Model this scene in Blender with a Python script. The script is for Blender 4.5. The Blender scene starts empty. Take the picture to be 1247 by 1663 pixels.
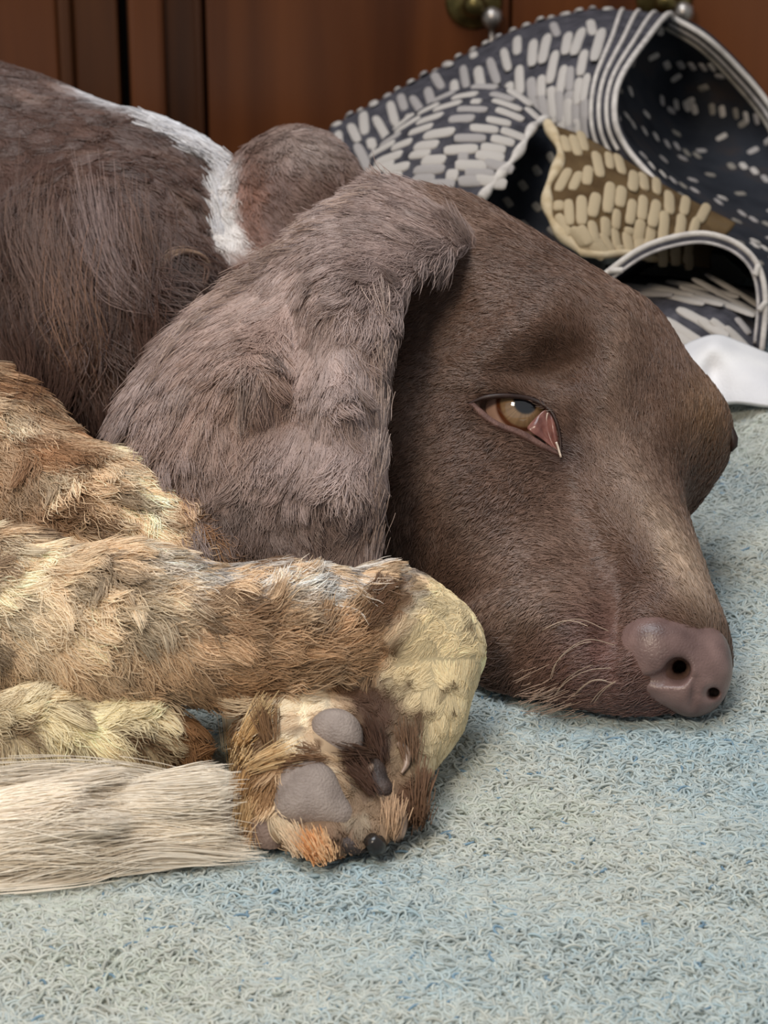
import bpy, math, random
import numpy as np
from mathutils import Matrix, Vector, kdtree

rng = np.random.default_rng(11)
random.seed(5)

# ------------------------------------------------------------------ camera
TH = math.radians(24.0)          # camera looks 24 degrees down
FPX = 4400.0                     # focal length in pixels of the 1247 x 1663 frame
CAM = np.array([0.0, -0.80, 0.3866])
RV = np.array([1.0, 0.0, 0.0])
UV = np.array([0.0, math.sin(TH), math.cos(TH)])
FV = np.array([0.0, math.cos(TH), -math.sin(TH)])
scene = bpy.context.scene
col = scene.collection
cd = bpy.data.cameras.new('camera')
cd.sensor_fit = 'HORIZONTAL'
cd.sensor_width = 36.0
cd.lens = 36.0 * FPX / 1247.0
cd.clip_start = 0.01
cam = bpy.data.objects.new('camera', cd)
col.objects.link(cam)
cam.location = CAM
cam.rotation_euler = (math.pi / 2 - TH, 0, 0)
cd.dof.use_dof = True
cd.dof.focus_distance = 0.815
cd.dof.aperture_fstop = 36.0
scene.camera = cam

# ------------------------------------------------------------------ world, lights, exposure
w = bpy.data.worlds.new('room_light')
scene.world = w
w.use_nodes = True
bg = w.node_tree.nodes['Background']
bg.inputs[0].default_value = (0.92, 0.96, 1.0, 1)
bg.inputs[1].default_value = 0.36


def area(name, loc, target, size, power, color):
    l = bpy.data.lights.new(name, 'AREA')
    l.shape = 'RECTANGLE'
    l.size, l.size_y = size
    l.energy = power
    l.color = color
    o = bpy.data.objects.new(name, l)
    col.objects.link(o)
    o.location = loc
    d = Vector(target) - Vector(loc)
    o.rotation_euler = d.to_track_quat('-Z', 'Y').to_euler()
    return o


area('window_light', (-0.30, -0.05, 1.9), (0.02, 0.05, 0.05), (1.3, 1.0), 27.0, (0.90, 0.95, 1.0))
area('ceiling_lamp', (-0.45, -1.18, 1.17), (-0.05, 0.0, 0.05), (0.30, 0.30), 11.0, (1.0, 0.86, 0.68))
vs = scene.view_settings
vs.view_transform = 'Standard'
vs.look = 'None'
vs.exposure = 0.0
vs.gamma = 1.0
vs.use_curve_mapping = False


# ------------------------------------------------------------------ helpers
def at(u, v, d):
    u, v, d = (np.asarray(a, float) for a in (u, v, d))
    a = ((u - 623.5) / FPX * d)[..., None]
    b = ((831.5 - v) / FPX * d)[..., None]
    return CAM + d[..., None] * FV + a * RV + b * UV


def camco(u, v, d):
    return np.stack([(np.asarray(u, float) - 623.5) / FPX * d, (831.5 - np.asarray(v, float)) / FPX * d,
                     np.asarray(d, float) + 0 * np.asarray(u, float)], -1)


def cam2world(P):
    return CAM + P[..., :1] * RV + P[..., 1:2] * UV + P[..., 2:3] * FV


def proj(P):
    q = P - CAM
    d = q @ FV
    return 623.5 + FPX * (q @ RV) / d, 831.5 - FPX * (q @ UV) / d, d


def ground_d(v):
    return CAM[2] / (math.sin(TH) + (v - 831.5) / FPX * math.cos(TH))


def lin(r, g, b):
    def f(c):
        c /= 255.0
        return c / 12.92 if c <= 0.04045 else ((c + 0.055) / 1.055) ** 2.4
    return np.array([f(r), f(g), f(b)])


def L4(c):
    return (float(c[0]), float(c[1]), float(c[2]), 1.0)


def new_mat(name, rough=0.6, color=(0.5, 0.5, 0.5), spec=0.3):
    m = bpy.data.materials.new(name)
    m.use_nodes = True
    p = m.node_tree.nodes['Principled BSDF']
    p.inputs['Roughness'].default_value = rough
    p.inputs['Base Color'].default_value = L4(color)
    p.inputs['Specular IOR Level'].default_value = spec
    return m, m.node_tree, p


def noise_mat(name, stops, scale=(8, 8, 8), rough=0.6, spec=0.3, detail=6.0, distort=0.0, bump=0.0, bump_scale=None, coords='Object'):
    m, nt, p = new_mat(name, rough, spec=spec)
    N, Lk = nt.nodes, nt.links
    tc = N.new('ShaderNodeTexCoord')
    mp = N.new('ShaderNodeMapping')
    mp.inputs['Scale'].default_value = scale
    no = N.new('ShaderNodeTexNoise')
    no.inputs['Scale'].default_value = 1.0
    no.inputs['Detail'].default_value = detail
    no.inputs['Distortion'].default_value = distort
    cr = N.new('ShaderNodeValToRGB')
    el = cr.color_ramp.elements
    el[0].position, el[0].color = stops[0][0], L4(stops[0][1])
    el[1].position, el[1].color = stops[-1][0], L4(stops[-1][1])
    for pos, c in stops[1:-1]:
        e = el.new(pos)
        e.color = L4(c)
    Lk.new(tc.outputs[coords], mp.inputs['Vector'])
    Lk.new(mp.outputs[0], no.inputs['Vector'])
    Lk.new(no.outputs['Fac'], cr.inputs[0])
    Lk.new(cr.outputs[0], p.inputs['Base Color'])
    if bump:
        nb = N.new('ShaderNodeTexNoise')
        nb.inputs['Scale'].default_value = bump_scale or 400
        nb.inputs['Detail'].default_value = 3
        bp = N.new('ShaderNodeBump')
        bp.inputs['Strength'].default_value = bump
        bp.inputs['Distance'].default_value = 0.001
        Lk.new(tc.outputs[coords], nb.inputs['Vector'])
        Lk.new(nb.outputs['Fac'], bp.inputs['Height'])
        Lk.new(bp.outputs[0], p.inputs['Normal'])
    return m


def attr_mat(name, attr='col', rough=0.5, spec=0.3, sheen=0.0, sheen_tint=(1, 1, 1)):
    m, nt, p = new_mat(name, rough, spec=spec)
    a = nt.nodes.new('ShaderNodeAttribute')
    a.attribute_name = attr
    nt.links.new(a.outputs['Color'], p.inputs['Base Color'])
    if sheen:
        p.inputs['Sheen Weight'].default_value = sheen
        p.inputs['Sheen Tint'].default_value = L4(sheen_tint)
        p.inputs['Sheen Roughness'].default_value = 0.4
    return m


def link(o, parent=None):
    col.objects.link(o)
    if parent is not None:
        keep_world(o, parent)
    return o


def mesh_obj(name, verts, faces, mat, parent=None, smooth=True):
    me = bpy.data.meshes.new(name)
    if isinstance(faces, np.ndarray):
        verts = np.asarray(verts, np.float32)
        k = faces.shape[1]
        me.vertices.add(len(verts))
        me.vertices.foreach_set('co', verts.ravel())
        me.loops.add(faces.size)
        me.loops.foreach_set('vertex_index', faces.astype(np.int32).ravel())
        me.polygons.add(len(faces))
        me.polygons.foreach_set('loop_start', np.arange(0, faces.size, k, dtype=np.int32))
        me.update(calc_edges=True)
        me.validate()
    else:
        me.from_pydata([tuple(map(float, p)) for p in verts], [], faces)
        me.update()
    if smooth:
        me.polygons.foreach_set('use_smooth', np.ones(len(me.polygons), bool))
    if mat is not None:
        me.materials.append(mat)
    return link(bpy.data.objects.new(name, me), parent)


def tag(o, label=None, cat=None, group=None, kind=None):
    if label:
        o['label'] = label
    if cat:
        o['category'] = cat
    if group:
        o['group'] = group
    if kind:
        o['kind'] = kind
    return o


def empty(name, loc):
    o = bpy.data.objects.new(name, None)
    o.location = loc
    o.empty_display_size = 0.02
    return link(o)


def keep_world(o, parent):
    """parent o, whose mesh is in world coordinates, to an empty that stands elsewhere"""
    o.parent = parent
    o.matrix_parent_inverse = Matrix.Translation(parent.location).inverted()
    return o


def smin(a, b, k):
    h = np.maximum(k - np.abs(a - b), 0.0) / k
    return np.minimum(a, b) - h * h * k * 0.25


def fbm(P, freq, seed=0, oct=3):
    """cheap smooth noise from sums of rotated sines, about -1..1"""
    r = np.random.default_rng(seed)
    out = np.zeros(len(P))
    amp, tot = 1.0, 0.0
    for o in range(oct):
        for _ in range(4):
            k = r.normal(size=3)
            k /= np.linalg.norm(k)
            out += amp * np.sin(P @ (k * freq * 2 * math.pi * r.uniform(.7, 1.4)) + r.uniform(0, 6.28)) * 0.5
        tot += amp
        amp *= 0.55
        freq *= 2.0
    return out / tot


def sstep(x, a, b):
    t = np.clip((x - a) / (b - a), 0, 1)
    return t * t * (3 - 2 * t)


def blob(u, v, cu, cv, su, sv, rot=0.0):
    c, s = math.cos(math.radians(rot)), math.sin(math.radians(rot))
    a = ((u - cu) * c + (v - cv) * s) / su
    b = (-(u - cu) * s + (v - cv) * c) / sv
    return np.exp(-0.5 * (a * a + b * b))


def poly_sd(u, v, poly):
    """signed distance (negative inside) to a closed polygon, in pixels"""
    poly = np.asarray(poly, float)
    n = len(poly)
    d2 = np.full(np.shape(u), 1e18)
    inside = np.zeros(np.shape(u), bool)
    for i in range(n):
        a, b = poly[i], poly[(i + 1) % n]
        e = b - a
        wu, wv = u - a[0], v - a[1]
        t = np.clip((wu * e[0] + wv * e[1]) / (e @ e), 0, 1)
        d2 = np.minimum(d2, (wu - e[0] * t) ** 2 + (wv - e[1] * t) ** 2)
        c = (a[1] > v) != (b[1] > v)
        with np.errstate(divide='ignore', invalid='ignore'):
            xi = (b[0] - a[0]) * (v - a[1]) / (b[1] - a[1] + 1e-12) + a[0]
        inside ^= c & (u < xi)
    return np.sqrt(d2) * np.where(inside, -1, 1)


def catmull(pts, n, closed=False):
    pts = np.asarray(pts, float)
    if closed:
        P = np.vstack([pts[-1:], pts, pts[:2]])
    else:
        P = np.vstack([2 * pts[0] - pts[1], pts, 2 * pts[-1] - pts[-2]])
    m = len(P) - 3
    t = np.linspace(0, m, n, endpoint=not closed)
    i = np.minimum(t.astype(int), m - 1)
    f = (t - i)[:, None]
    a, b, c, d = P[i], P[i + 1], P[i + 2], P[i + 3]
    return 0.5 * (2 * b + (c - a) * f + (2 * a - 5 * b + 4 * c - d) * f * f + (3 * b - a - 3 * c + d) * f ** 3)


class TPS:
    """thin-plate interpolation of a scalar over the picture plane"""

    def __init__(self, pts, smooth=1e-3):
        p = np.asarray(pts, float)
        self.c = p[:, :2] / 100.0
        n = len(p)
        K = self.k(self.c, self.c) + smooth * np.eye(n)
        A = np.zeros((n + 3, n + 3))
        A[:n, :n] = K
        A[:n, n] = 1
        A[:n, n + 1:] = self.c
        A[n:, :n] = A[:n, n:].T
        self.w = np.linalg.solve(A, np.concatenate([p[:, 2], [0, 0, 0]]))

    @staticmethod
    def k(a, b):
        r2 = ((a[:, None] - b[None]) ** 2).sum(-1)
        return 0.5 * r2 * np.log(r2 + 1e-9)

    def __call__(self, u, v):
        sh = np.shape(u)
        q = np.stack([np.ravel(u), np.ravel(v)], -1) / 100.0
        out = np.full(len(q), self.w[len(self.c)])
        out += q @ self.w[len(self.c) + 1:]
        for i, c in enumerate(self.c):
            r2 = ((q - c) ** 2).sum(-1)
            out += self.w[i] * 0.5 * r2 * np.log(r2 + 1e-9)
        return out.reshape(sh)


# ------------------------------------------------------------------ implicit shapes, in the camera's metric axes
def S(d):
    return d / FPX


class Cap:
    def __init__(self, p, q=None):
        q = q or p
        self.a, self.b = camco(*p[:3]), camco(*q[:3])
        self.ra, self.rb = p[3] * S(p[2]), q[3] * S(q[2])

    def box(self):
        r = max(self.ra, self.rb)
        return np.minimum(self.a, self.b) - r, np.maximum(self.a, self.b) + r

    def __call__(self, X, Y, Z):
        e = self.b - self.a
        l2 = max(float(e @ e), 1e-12)
        x, y, z = X - self.a[0], Y - self.a[1], Z - self.a[2]
        t = np.clip((x * e[0] + y * e[1] + z * e[2]) / l2, 0, 1)
        return np.sqrt((x - t * e[0]) ** 2 + (y - t * e[1]) ** 2 + (z - t * e[2]) ** 2) - (self.ra + (self.rb - self.ra) * t)


class Ell:
    def __init__(self, u, v, d, rx, ry, rz, rot=0.0, yaw=0.0):
        self.c = camco(u, v, d)
        self.r = np.array([rx, ry, rz]) * S(d)
        a, b = math.radians(-rot), math.radians(yaw)
        Rz = np.array([[math.cos(a), -math.sin(a), 0], [math.sin(a), math.cos(a), 0], [0, 0, 1]])
        Ry = np.array([[math.cos(b), 0, math.sin(b)], [0, 1, 0], [-math.sin(b), 0, math.cos(b)]])
        self.M = (Rz @ Ry).T

    def box(self):
        r = self.r.max()
        return self.c - r, self.c + r

    def __call__(self, X, Y, Z):
        x, y, z = X - self.c[0], Y - self.c[1], Z - self.c[2]
        q = [(self.M[i, 0] * x + self.M[i, 1] * y + self.M[i, 2] * z) for i in range(3)]
        k0 = np.sqrt(sum((q[i] / self.r[i]) ** 2 for i in range(3)))
        k1 = np.sqrt(sum((q[i] / self.r[i] ** 2) ** 2 for i in range(3))) + 1e-9
        return k0 * (k0 - 1) / k1


class Flap:
    """a hanging sheet of flesh: an outline in the picture plane, a middle depth that bends, a thickness"""

    def __init__(self, poly, depth_pts, thick, rnd):
        self.poly, self.tps, self.t, self.r = poly, TPS(depth_pts), thick, rnd
        p = np.asarray(poly, float)
        dd = [q[2] for q in depth_pts]
        c = [camco(u, v, d) for u in (p[:, 0].min() - 10, p[:, 0].max() + 10)
             for v in (p[:, 1].min() - 10, p[:, 1].max() + 10) for d in (min(dd) - .02, max(dd) + .02)]
        self.lo, self.hi = np.min(c, 0), np.max(c, 0)

    def box(self):
        return self.lo, self.hi

    def __call__(self, X, Y, Z):
        u = 623.5 + FPX * X / Z
        v = 831.5 - FPX * Y / Z
        zc = self.tps(u, v)
        d2 = poly_sd(u, v, self.poly) * (0.83 / FPX)
        qx = d2 + self.r
        qz = np.abs(Z - zc) - (self.t - self.r)
        return np.sqrt(np.maximum(qx, 0) ** 2 + np.maximum(qz, 0) ** 2) + np.minimum(np.maximum(qx, qz), 0) - self.r


def surface_nets(f, org, h):
    s = f < 0
    n = [k - 1 for k in f.shape]

    def sl(a, i, j, k):
        return a[i:i + n[0], j:j + n[1], k:k + n[2]]
    cnt = np.zeros(n, np.int8)
    for i in (0, 1):
        for j in (0, 1):
            for k in (0, 1):
                cnt += sl(s, i, j, k)
    cells = np.argwhere((cnt > 0) & (cnt < 8))
    acc = np.zeros((len(cells), 3))
    num = np.zeros(len(cells))
    corner = [(i, j, k) for i in (0, 1) for j in (0, 1) for k in (0, 1)]
    I, J, K = cells.T
    for a in corner:
        for ax in range(3):
            if a[ax]:
                continue
            b = list(a)
            b[ax] = 1
            fa = f[I + a[0], J + a[1], K + a[2]]
            fb = f[I + b[0], J + b[1], K + b[2]]
            m = (fa < 0) != (fb < 0)
            t = np.where(m, fa / np.where(m, fa - fb, 1), 0)
            p = np.tile(np.array(a, float), (len(cells), 1))
            p[:, ax] += t
            acc += p * m[:, None]
            num += m
    V = org + h * (cells + acc / num[:, None])
    vid = np.full(n, -1, np.int32)
    vid[I, J, K] = np.arange(len(cells))
    F = []
    for ax in range(3):
        o1, o2 = [(1, 2), (2, 0), (0, 1)][ax]
        lo = [slice(None)] * 3
        hi = [slice(None)] * 3
        lo[ax], hi[ax] = slice(0, -1), slice(1, None)
        e = np.argwhere(s[tuple(lo)] != s[tuple(hi)])
        e = e[(e[:, o1] > 0) & (e[:, o2] > 0) & (e[:, o1] < n[o1]) & (e[:, o2] < n[o2])]
        q = []
        for da, db in ((1, 1), (0, 1), (0, 0), (1, 0)):
            c = e.copy()
            c[:, o1] -= da
            c[:, o2] -= db
            q.append(vid[c[:, 0], c[:, 1], c[:, 2]])
        q = np.stack(q, 1)
        flip = ~s[e[:, 0], e[:, 1], e[:, 2]]
        q[flip] = q[flip][:, ::-1]
        F.append(q)
    return V, np.concatenate(F)


def tri_normals(V, Q):
    n = np.cross(V[Q[:, 2]] - V[Q[:, 0]], V[Q[:, 3]] - V[Q[:, 1]])
    N = np.zeros_like(V)
    for i in range(4):
        for k in range(3):
            N[:, k] += np.bincount(Q[:, i], n[:, k], len(V))
    return N / (np.linalg.norm(N, axis=1, keepdims=True) + 1e-12)


def relax(V, Q, it, lam=0.5):
    e = np.concatenate([Q[:, [0, 1]], Q[:, [1, 2]], Q[:, [2, 3]], Q[:, [3, 0]]])
    e = np.concatenate([e, e[:, ::-1]])
    cnt = np.bincount(e[:, 0], minlength=len(V)).astype(float)
    for _ in range(it):
        A = np.stack([np.bincount(e[:, 0], V[e[:, 1], k], len(V)) for k in range(3)], 1) / cnt[:, None]
        V = V + lam * (A - V)
    return V


def polygonise(groups, h, lo, hi, carve=(), floor=None, kgroup=0.008, smooth_it=2):
    """groups: {name: ([shapes], k)}; returns camera-space vertices, quads and a group index for each vertex"""
    dims = [int((hi[i] - lo[i]) / h) + 2 for i in range(3)]
    ax = [lo[i] + h * np.arange(dims[i]) for i in range(3)]
    f = np.full(dims, 1.0, np.float32)

    def region(shape, pad):
        a, b = shape.box()
        s = []
        for i in range(3):
            i0 = int(np.clip((a[i] - pad - lo[i]) / h, 0, dims[i]))
            i1 = int(np.clip((b[i] + pad - lo[i]) / h + 1, 0, dims[i]))
            s.append(slice(i0, i1))
        return tuple(s), [ax[0][s[0]][:, None, None], ax[1][s[1]][None, :, None], ax[2][s[2]][None, None, :]]
    for name, (shapes, k, kg) in groups.items():
        g = np.full(dims, 1.0, np.float32)
        for sh in shapes:
            s, (X, Y, Z) = region(sh, max(k, kg) + 3 * h)
            val = sh(X + 0 * Y + 0 * Z, Y + 0 * X + 0 * Z, Z + 0 * X + 0 * Y).astype(np.float32)
            g[s] = smin(g[s], val, k)
        f = smin(f, g, kg)
        del g
    for sh in carve:
        s, (X, Y, Z) = region(sh, 0.006)
        val = sh(X + 0 * Y + 0 * Z, Y + 0 * X + 0 * Z, Z + 0 * X + 0 * Y).astype(np.float32)
        f[s] = -smin(-f[s], val, 0.002)
    if floor is not None:
        wz = CAM[2] + ax[1][None, :, None] * UV[2] + ax[2][None, None, :] * FV[2]
        f = -smin(-f, (wz - floor + 0 * f).astype(np.float32), 0.004)
    V, Q = surface_nets(f, np.array(lo), h)
    V = relax(V, Q, smooth_it)
    lab = np.zeros(len(V), int)
    best = np.full(len(V), 9.0)
    for gi, (name, (shapes, k, kg)) in enumerate(groups.items()):
        g = np.full(len(V), 1.0)
        for sh in shapes:
            g = smin(g, sh(V[:, 0], V[:, 1], V[:, 2]), k)
        m = g < best
        best[m] = g[m]
        lab[m] = gi
    return V, Q, lab


def tube(path, r, seg=8, closed=False):
    path = np.asarray(path, float)
    n = len(path)
    r = np.broadcast_to(r, n)
    if closed:
        T = np.roll(path, -1, 0) - np.roll(path, 1, 0)
    else:
        T = np.gradient(path, axis=0)
    T /= np.linalg.norm(T, axis=1, keepdims=True) + 1e-12
    ref = np.cross(T[0], [0.3, 0.2, 0.9])
    ref /= np.linalg.norm(ref)
    V = []
    for i in range(n):
        ref = ref - T[i] * (ref @ T[i])
        ref /= np.linalg.norm(ref)
        b = np.cross(T[i], ref)
        for k in range(seg):
            a = 2 * math.pi * k / seg
            V.append(path[i] + r[i] * (ref * math.cos(a) + b * math.sin(a)))
    F = []
    for i in range(n if closed else n - 1):
        j = (i + 1) % n
        for k in range(seg):
            F.append((i * seg + k, i * seg + (k + 1) % seg, j * seg + (k + 1) % seg, j * seg + k))
    if not closed:
        F.append(tuple(range(seg))[::-1])
        F.append(tuple((n - 1) * seg + k for k in range(seg)))
    return V, F


def lathe(profile, axis_o, axis_d, seg=24):
    """profile: (radius, height) along the axis"""
    d = np.asarray(axis_d, float)
    d /= np.linalg.norm(d)
    a = np.cross(d, [0.1, 0.3, 0.95])
    a /= np.linalg.norm(a)
    b = np.cross(d, a)
    V, F = [], []
    for r, hgt in profile:
        for k in range(seg):
            t = 2 * math.pi * k / seg
            V.append(np.asarray(axis_o) + d * hgt + r * (a * math.cos(t) + b * math.sin(t)))
    for i in range(len(profile) - 1):
        for k in range(seg):
            F.append((i * seg + k, i * seg + (k + 1) % seg, (i + 1) * seg + (k + 1) % seg, (i + 1) * seg + k))
    F.append(tuple(range(seg))[::-1])
    F.append(tuple((len(profile) - 1) * seg + k for k in range(seg)))
    return V, F


def bevel_box(lo, hi, b=0.002):
    """a box with chamfered edges as verts and faces"""
    import bmesh
    bm = bmesh.new()
    bmesh.ops.create_cube(bm, size=1.0)
    lo, hi = np.array(lo, float), np.array(hi, float)
    for v in bm.verts:
        v.co = Vector([(lo[i] + hi[i]) / 2 + v.co[i] * (hi[i] - lo[i]) for i in range(3)])
    bmesh.ops.bevel(bm, geom=list(bm.edges), offset=b, segments=2, affect='EDGES', profile=0.5)
    V = [tuple(v.co) for v in bm.verts]
    bm.verts.index_update()
    F = [tuple(v.index for v in f.verts) for f in bm.faces]
    bm.free()
    return V, F


def curves_obj(name, pts, radius, colors, mat, parent):
    """pts N x K x 3 strands; radius K or N x K; colors N x 3"""
    N, K, _ = pts.shape
    cv = bpy.data.hair_curves.new(name)
    cv.add_curves([K] * N)
    cv.attributes['position'].data.foreach_set('vector', pts.astype(np.float32).ravel())
    ra = cv.attributes.get('radius') or cv.attributes.new('radius', 'FLOAT', 'POINT')
    ra.data.foreach_set('value', np.ascontiguousarray(np.broadcast_to(radius, (N, K)), np.float32).ravel())
    ca = cv.attributes.new('col', 'FLOAT_COLOR', 'CURVE')
    c4 = np.ones((N, 4), np.float32)
    c4[:, :3] = np.clip(colors, 0.0, 1)
    ca.data.foreach_set('color', c4.ravel())
    cv.materials.append(mat)
    o = bpy.data.objects.new(name, cv)
    o['kind'] = 'stuff'
    col.objects.link(o)
    if parent is not None:
        keep_world(o, parent)
    return o

# ==================================================================== THE ROOM
wood_dark = noise_mat('dark_cabinet_wood', [(0.25, lin(48, 27, 17)), (0.5, lin(78, 45, 25)), (0.75, lin(100, 60, 32))],
                      scale=(38, 38, 1.6), rough=0.42, spec=0.35, detail=8, distort=0.6, bump=0.08, bump_scale=300)
wood_red = noise_mat('red_cabinet_wood', [(0.25, lin(70, 37, 20)), (0.55, lin(102, 57, 29)), (0.8, lin(120, 69, 35))],
                     scale=(26, 26, 1.2), rough=0.38, spec=0.4, detail=8, distort=0.8, bump=0.06, bump_scale=260)
wood_gap = noise_mat('cabinet_interior', [(0.3, lin(20, 12, 9)), (0.7, lin(30, 19, 13))], rough=0.9)
floor_mat = noise_mat('floor_boards', [(0.3, lin(95, 70, 50)), (0.7, lin(125, 95, 68))], scale=(3, 30, 3), rough=0.6)
wall_mat = noise_mat('plaster', [(0.3, lin(190, 184, 174)), (0.7, lin(205, 200, 190))], scale=(6, 6, 6), rough=0.9)

YC = 0.565                                     # front plane of the cabinet doors
V_, F_ = bevel_box((-1.6, -1.6, -0.06), (1.6, 1.0, -0.035), 0.002)
tag(mesh_obj('floor', V_, F_, floor_mat, smooth=False), kind='structure')
V_, F_ = bevel_box((-1.6, 1.0, -0.06), (1.6, 1.06, 2.3), 0.002)
tag(mesh_obj('wall_back', V_, F_, wall_mat, smooth=False), kind='structure')


def cabx(u):
    """x of picture column u on the cabinet front, near the top of the picture"""
    d = (YC - CAM[1]) / (FV[1] + (831.5 - 100) / FPX * UV[1])
    return (u - 623.5) / FPX * d


def cabz(v):
    d = (YC - CAM[1]) / (FV[1] + (831.5 - v) / FPX * UV[1])
    return at(623.5, v, d)[2]


CAB = empty('wooden_cabinet', (0, YC + 0.1, -0.035))
tag(CAB, 'dark red-brown wooden cabinet with panelled doors and brass drop pulls', 'cabinet')
ZB, ZT = -0.034, 0.95


def slab(name, u0, u1, y0, y1, mat, z0=ZB, z1=ZT, b=0.0015, parent=CAB):
    V, F = bevel_box((cabx(u0), y0, z0), (cabx(u1), y1, z1), b)
    return mesh_obj(name, V, F, mat, parent, smooth=False)


slab('carcass', -900, 2200, YC + 0.02, YC + 0.26, wood_gap)
slab('side_stile', -160, 96, YC - 0.002, YC + 0.019, wood_red)
slab('moulding', 98, 121, YC - 0.008, YC + 0.019, wood_dark, b=0.004)
slab('door_stile', 122, 194, YC - 0.001, YC + 0.019, wood_dark)
d1 = slab('door', 209, 331, YC, YC + 0.019, wood_dark)
slab('moulding', 213, 270, YC - 0.010, YC - 0.0005, wood_red, b=0.003)
slab('moulding', 318, 331, YC - 0.006, YC - 0.0005, wood_dark, b=0.002)
d2 = slab('door', 336, 826, YC - 0.004, YC + 0.019, wood_red, b=0.002)
d3 = slab('door', 829, 1420, YC - 0.004, YC + 0.019, wood_red, b=0.002)
slab('door', -900, -164, YC - 0.004, YC + 0.019, wood_red, b=0.002)
slab('side_stile', 1424, 2200, YC - 0.002, YC + 0.019, wood_red)
V_, F_ = bevel_box((cabx(-920), YC - 0.03, ZT), (cabx(2220), YC + 0.28, ZT + 0.03), 0.004)
mesh_obj('top_board', V_, F_, wood_dark, CAB, smooth=False)

brass = noise_mat('aged_brass', [(0.3, lin(74, 66, 38)), (0.7, lin(140, 124, 78))], scale=(120, 120, 120), rough=0.38, spec=0.5)
brass.node_tree.nodes['Principled BSDF'].inputs['Metallic'].default_value = 0.85
steel = noise_mat('dull_steel', [(0.3, lin(120, 112, 108)), (0.7, lin(190, 182, 175))], scale=(90, 90, 90), rough=0.35)
steel.node_tree.nodes['Principled BSDF'].inputs['Metallic'].default_value = 0.8


def pull(u, v, parent):
    x, z = cabx(u), cabz(v)
    y = YC - 0.004
    V, F = lathe([(0.0145, 0), (0.0145, 0.0015), (0.0115, 0.003), (0.006, 0.004), (0.0045, 0.009), (0.006, 0.012), (0.003, 0.015)],
                 (x - 0.004, y, z), (0, -1, 0), 28)
    h = mesh_obj('drop_pull', V, F, brass, parent)
    V, F = lathe([(0.0015, 0), (0.0048, -0.002), (0.0055, -0.006), (0.0035, -0.010), (0.0012, -0.012)],
                 (x + 0.005, y - 0.010, z - 0.001), (0, 0, 1), 16)
    mesh_obj('bead', V, F, steel, h)
    V, F = lathe([(0.0014, 0), (0.0014, -0.010), (0.0022, -0.014), (0.0022, -0.016), (0.001, -0.018)],
                 (x + 0.005, y - 0.010, z - 0.012), (0, 0, 1), 12)
    mesh_obj('pendant', V, F, steel, h)


pull(780, -2, d2)
pull(1085, -10, d3)

# ==================================================================== THE BLANKET
BU = 0.001                                    # blanket surface level under the dog


def blanket_h(x, y):
    """height of the blanket over the floor plane"""
    P = np.stack([x, y, 0 * x], -1).reshape(-1, 3)
    n = fbm(P, 5.0, 3, 2).reshape(np.shape(x)) * 0.0022
    n = n + fbm(P, 14.0, 4, 2).reshape(np.shape(x)) * 0.0007
    hmp = 0.018 * np.exp(-(((x - 0.165) / 0.034) ** 2 + ((y - 0.11) / 0.055) ** 2))
    hmp = (hmp + 0.008 * np.exp(-(((x - 0.140) / 0.016) ** 2 + ((y - 0.155) / 0.02) ** 2))) * sstep(x, 0.108, 0.145)
    return np.minimum(n, 0.0026) - 0.0032 + hmp


nx, ny = 260, 330
bx = np.linspace(-0.42, 0.42, nx)
by = np.linspace(-0.40, 0.50, ny)
BX, BY = np.meshgrid(bx, by, indexing='ij')
BH = blanket_h(BX, BY)
top = np.stack([BX, BY, BH], -1).reshape(-1, 3)
bot = top.copy()
bot[:, 2] = -0.034
ii, jj = np.meshgrid(np.arange(nx - 1), np.arange(ny - 1), indexing='ij')
a = (ii * ny + jj).ravel()
q = np.stack([a, a + ny, a + ny + 1, a + 1], 1)
nb_ = nx * ny
rim = np.concatenate([np.arange(ny), ny - 1 + ny * np.arange(1, nx), (nx - 1) * ny + np.arange(ny - 2, -1, -1), ny * np.arange(nx - 2, 0, -1)])
r2 = np.roll(rim, -1)
side = np.stack([rim, r2, r2 + nb_, rim + nb_], 1)
quads = np.concatenate([q, q[:, ::-1] + nb_, side])
blanket_mat = noise_mat('blanket_wool', [(0.30, lin(152, 166, 168)), (0.42, lin(166, 176, 174)), (0.55, lin(176, 180, 172)), (0.72, lin(164, 174, 174))],
                        scale=(30, 30, 30), rough=0.95, spec=0.1, detail=7, bump=0.8, bump_scale=420)
BL = mesh_obj('blanket', np.concatenate([top, bot]), quads, blanket_mat)
tag(BL, 'pale blue-green woolly blanket spread under the resting dog', 'blanket')


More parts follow.
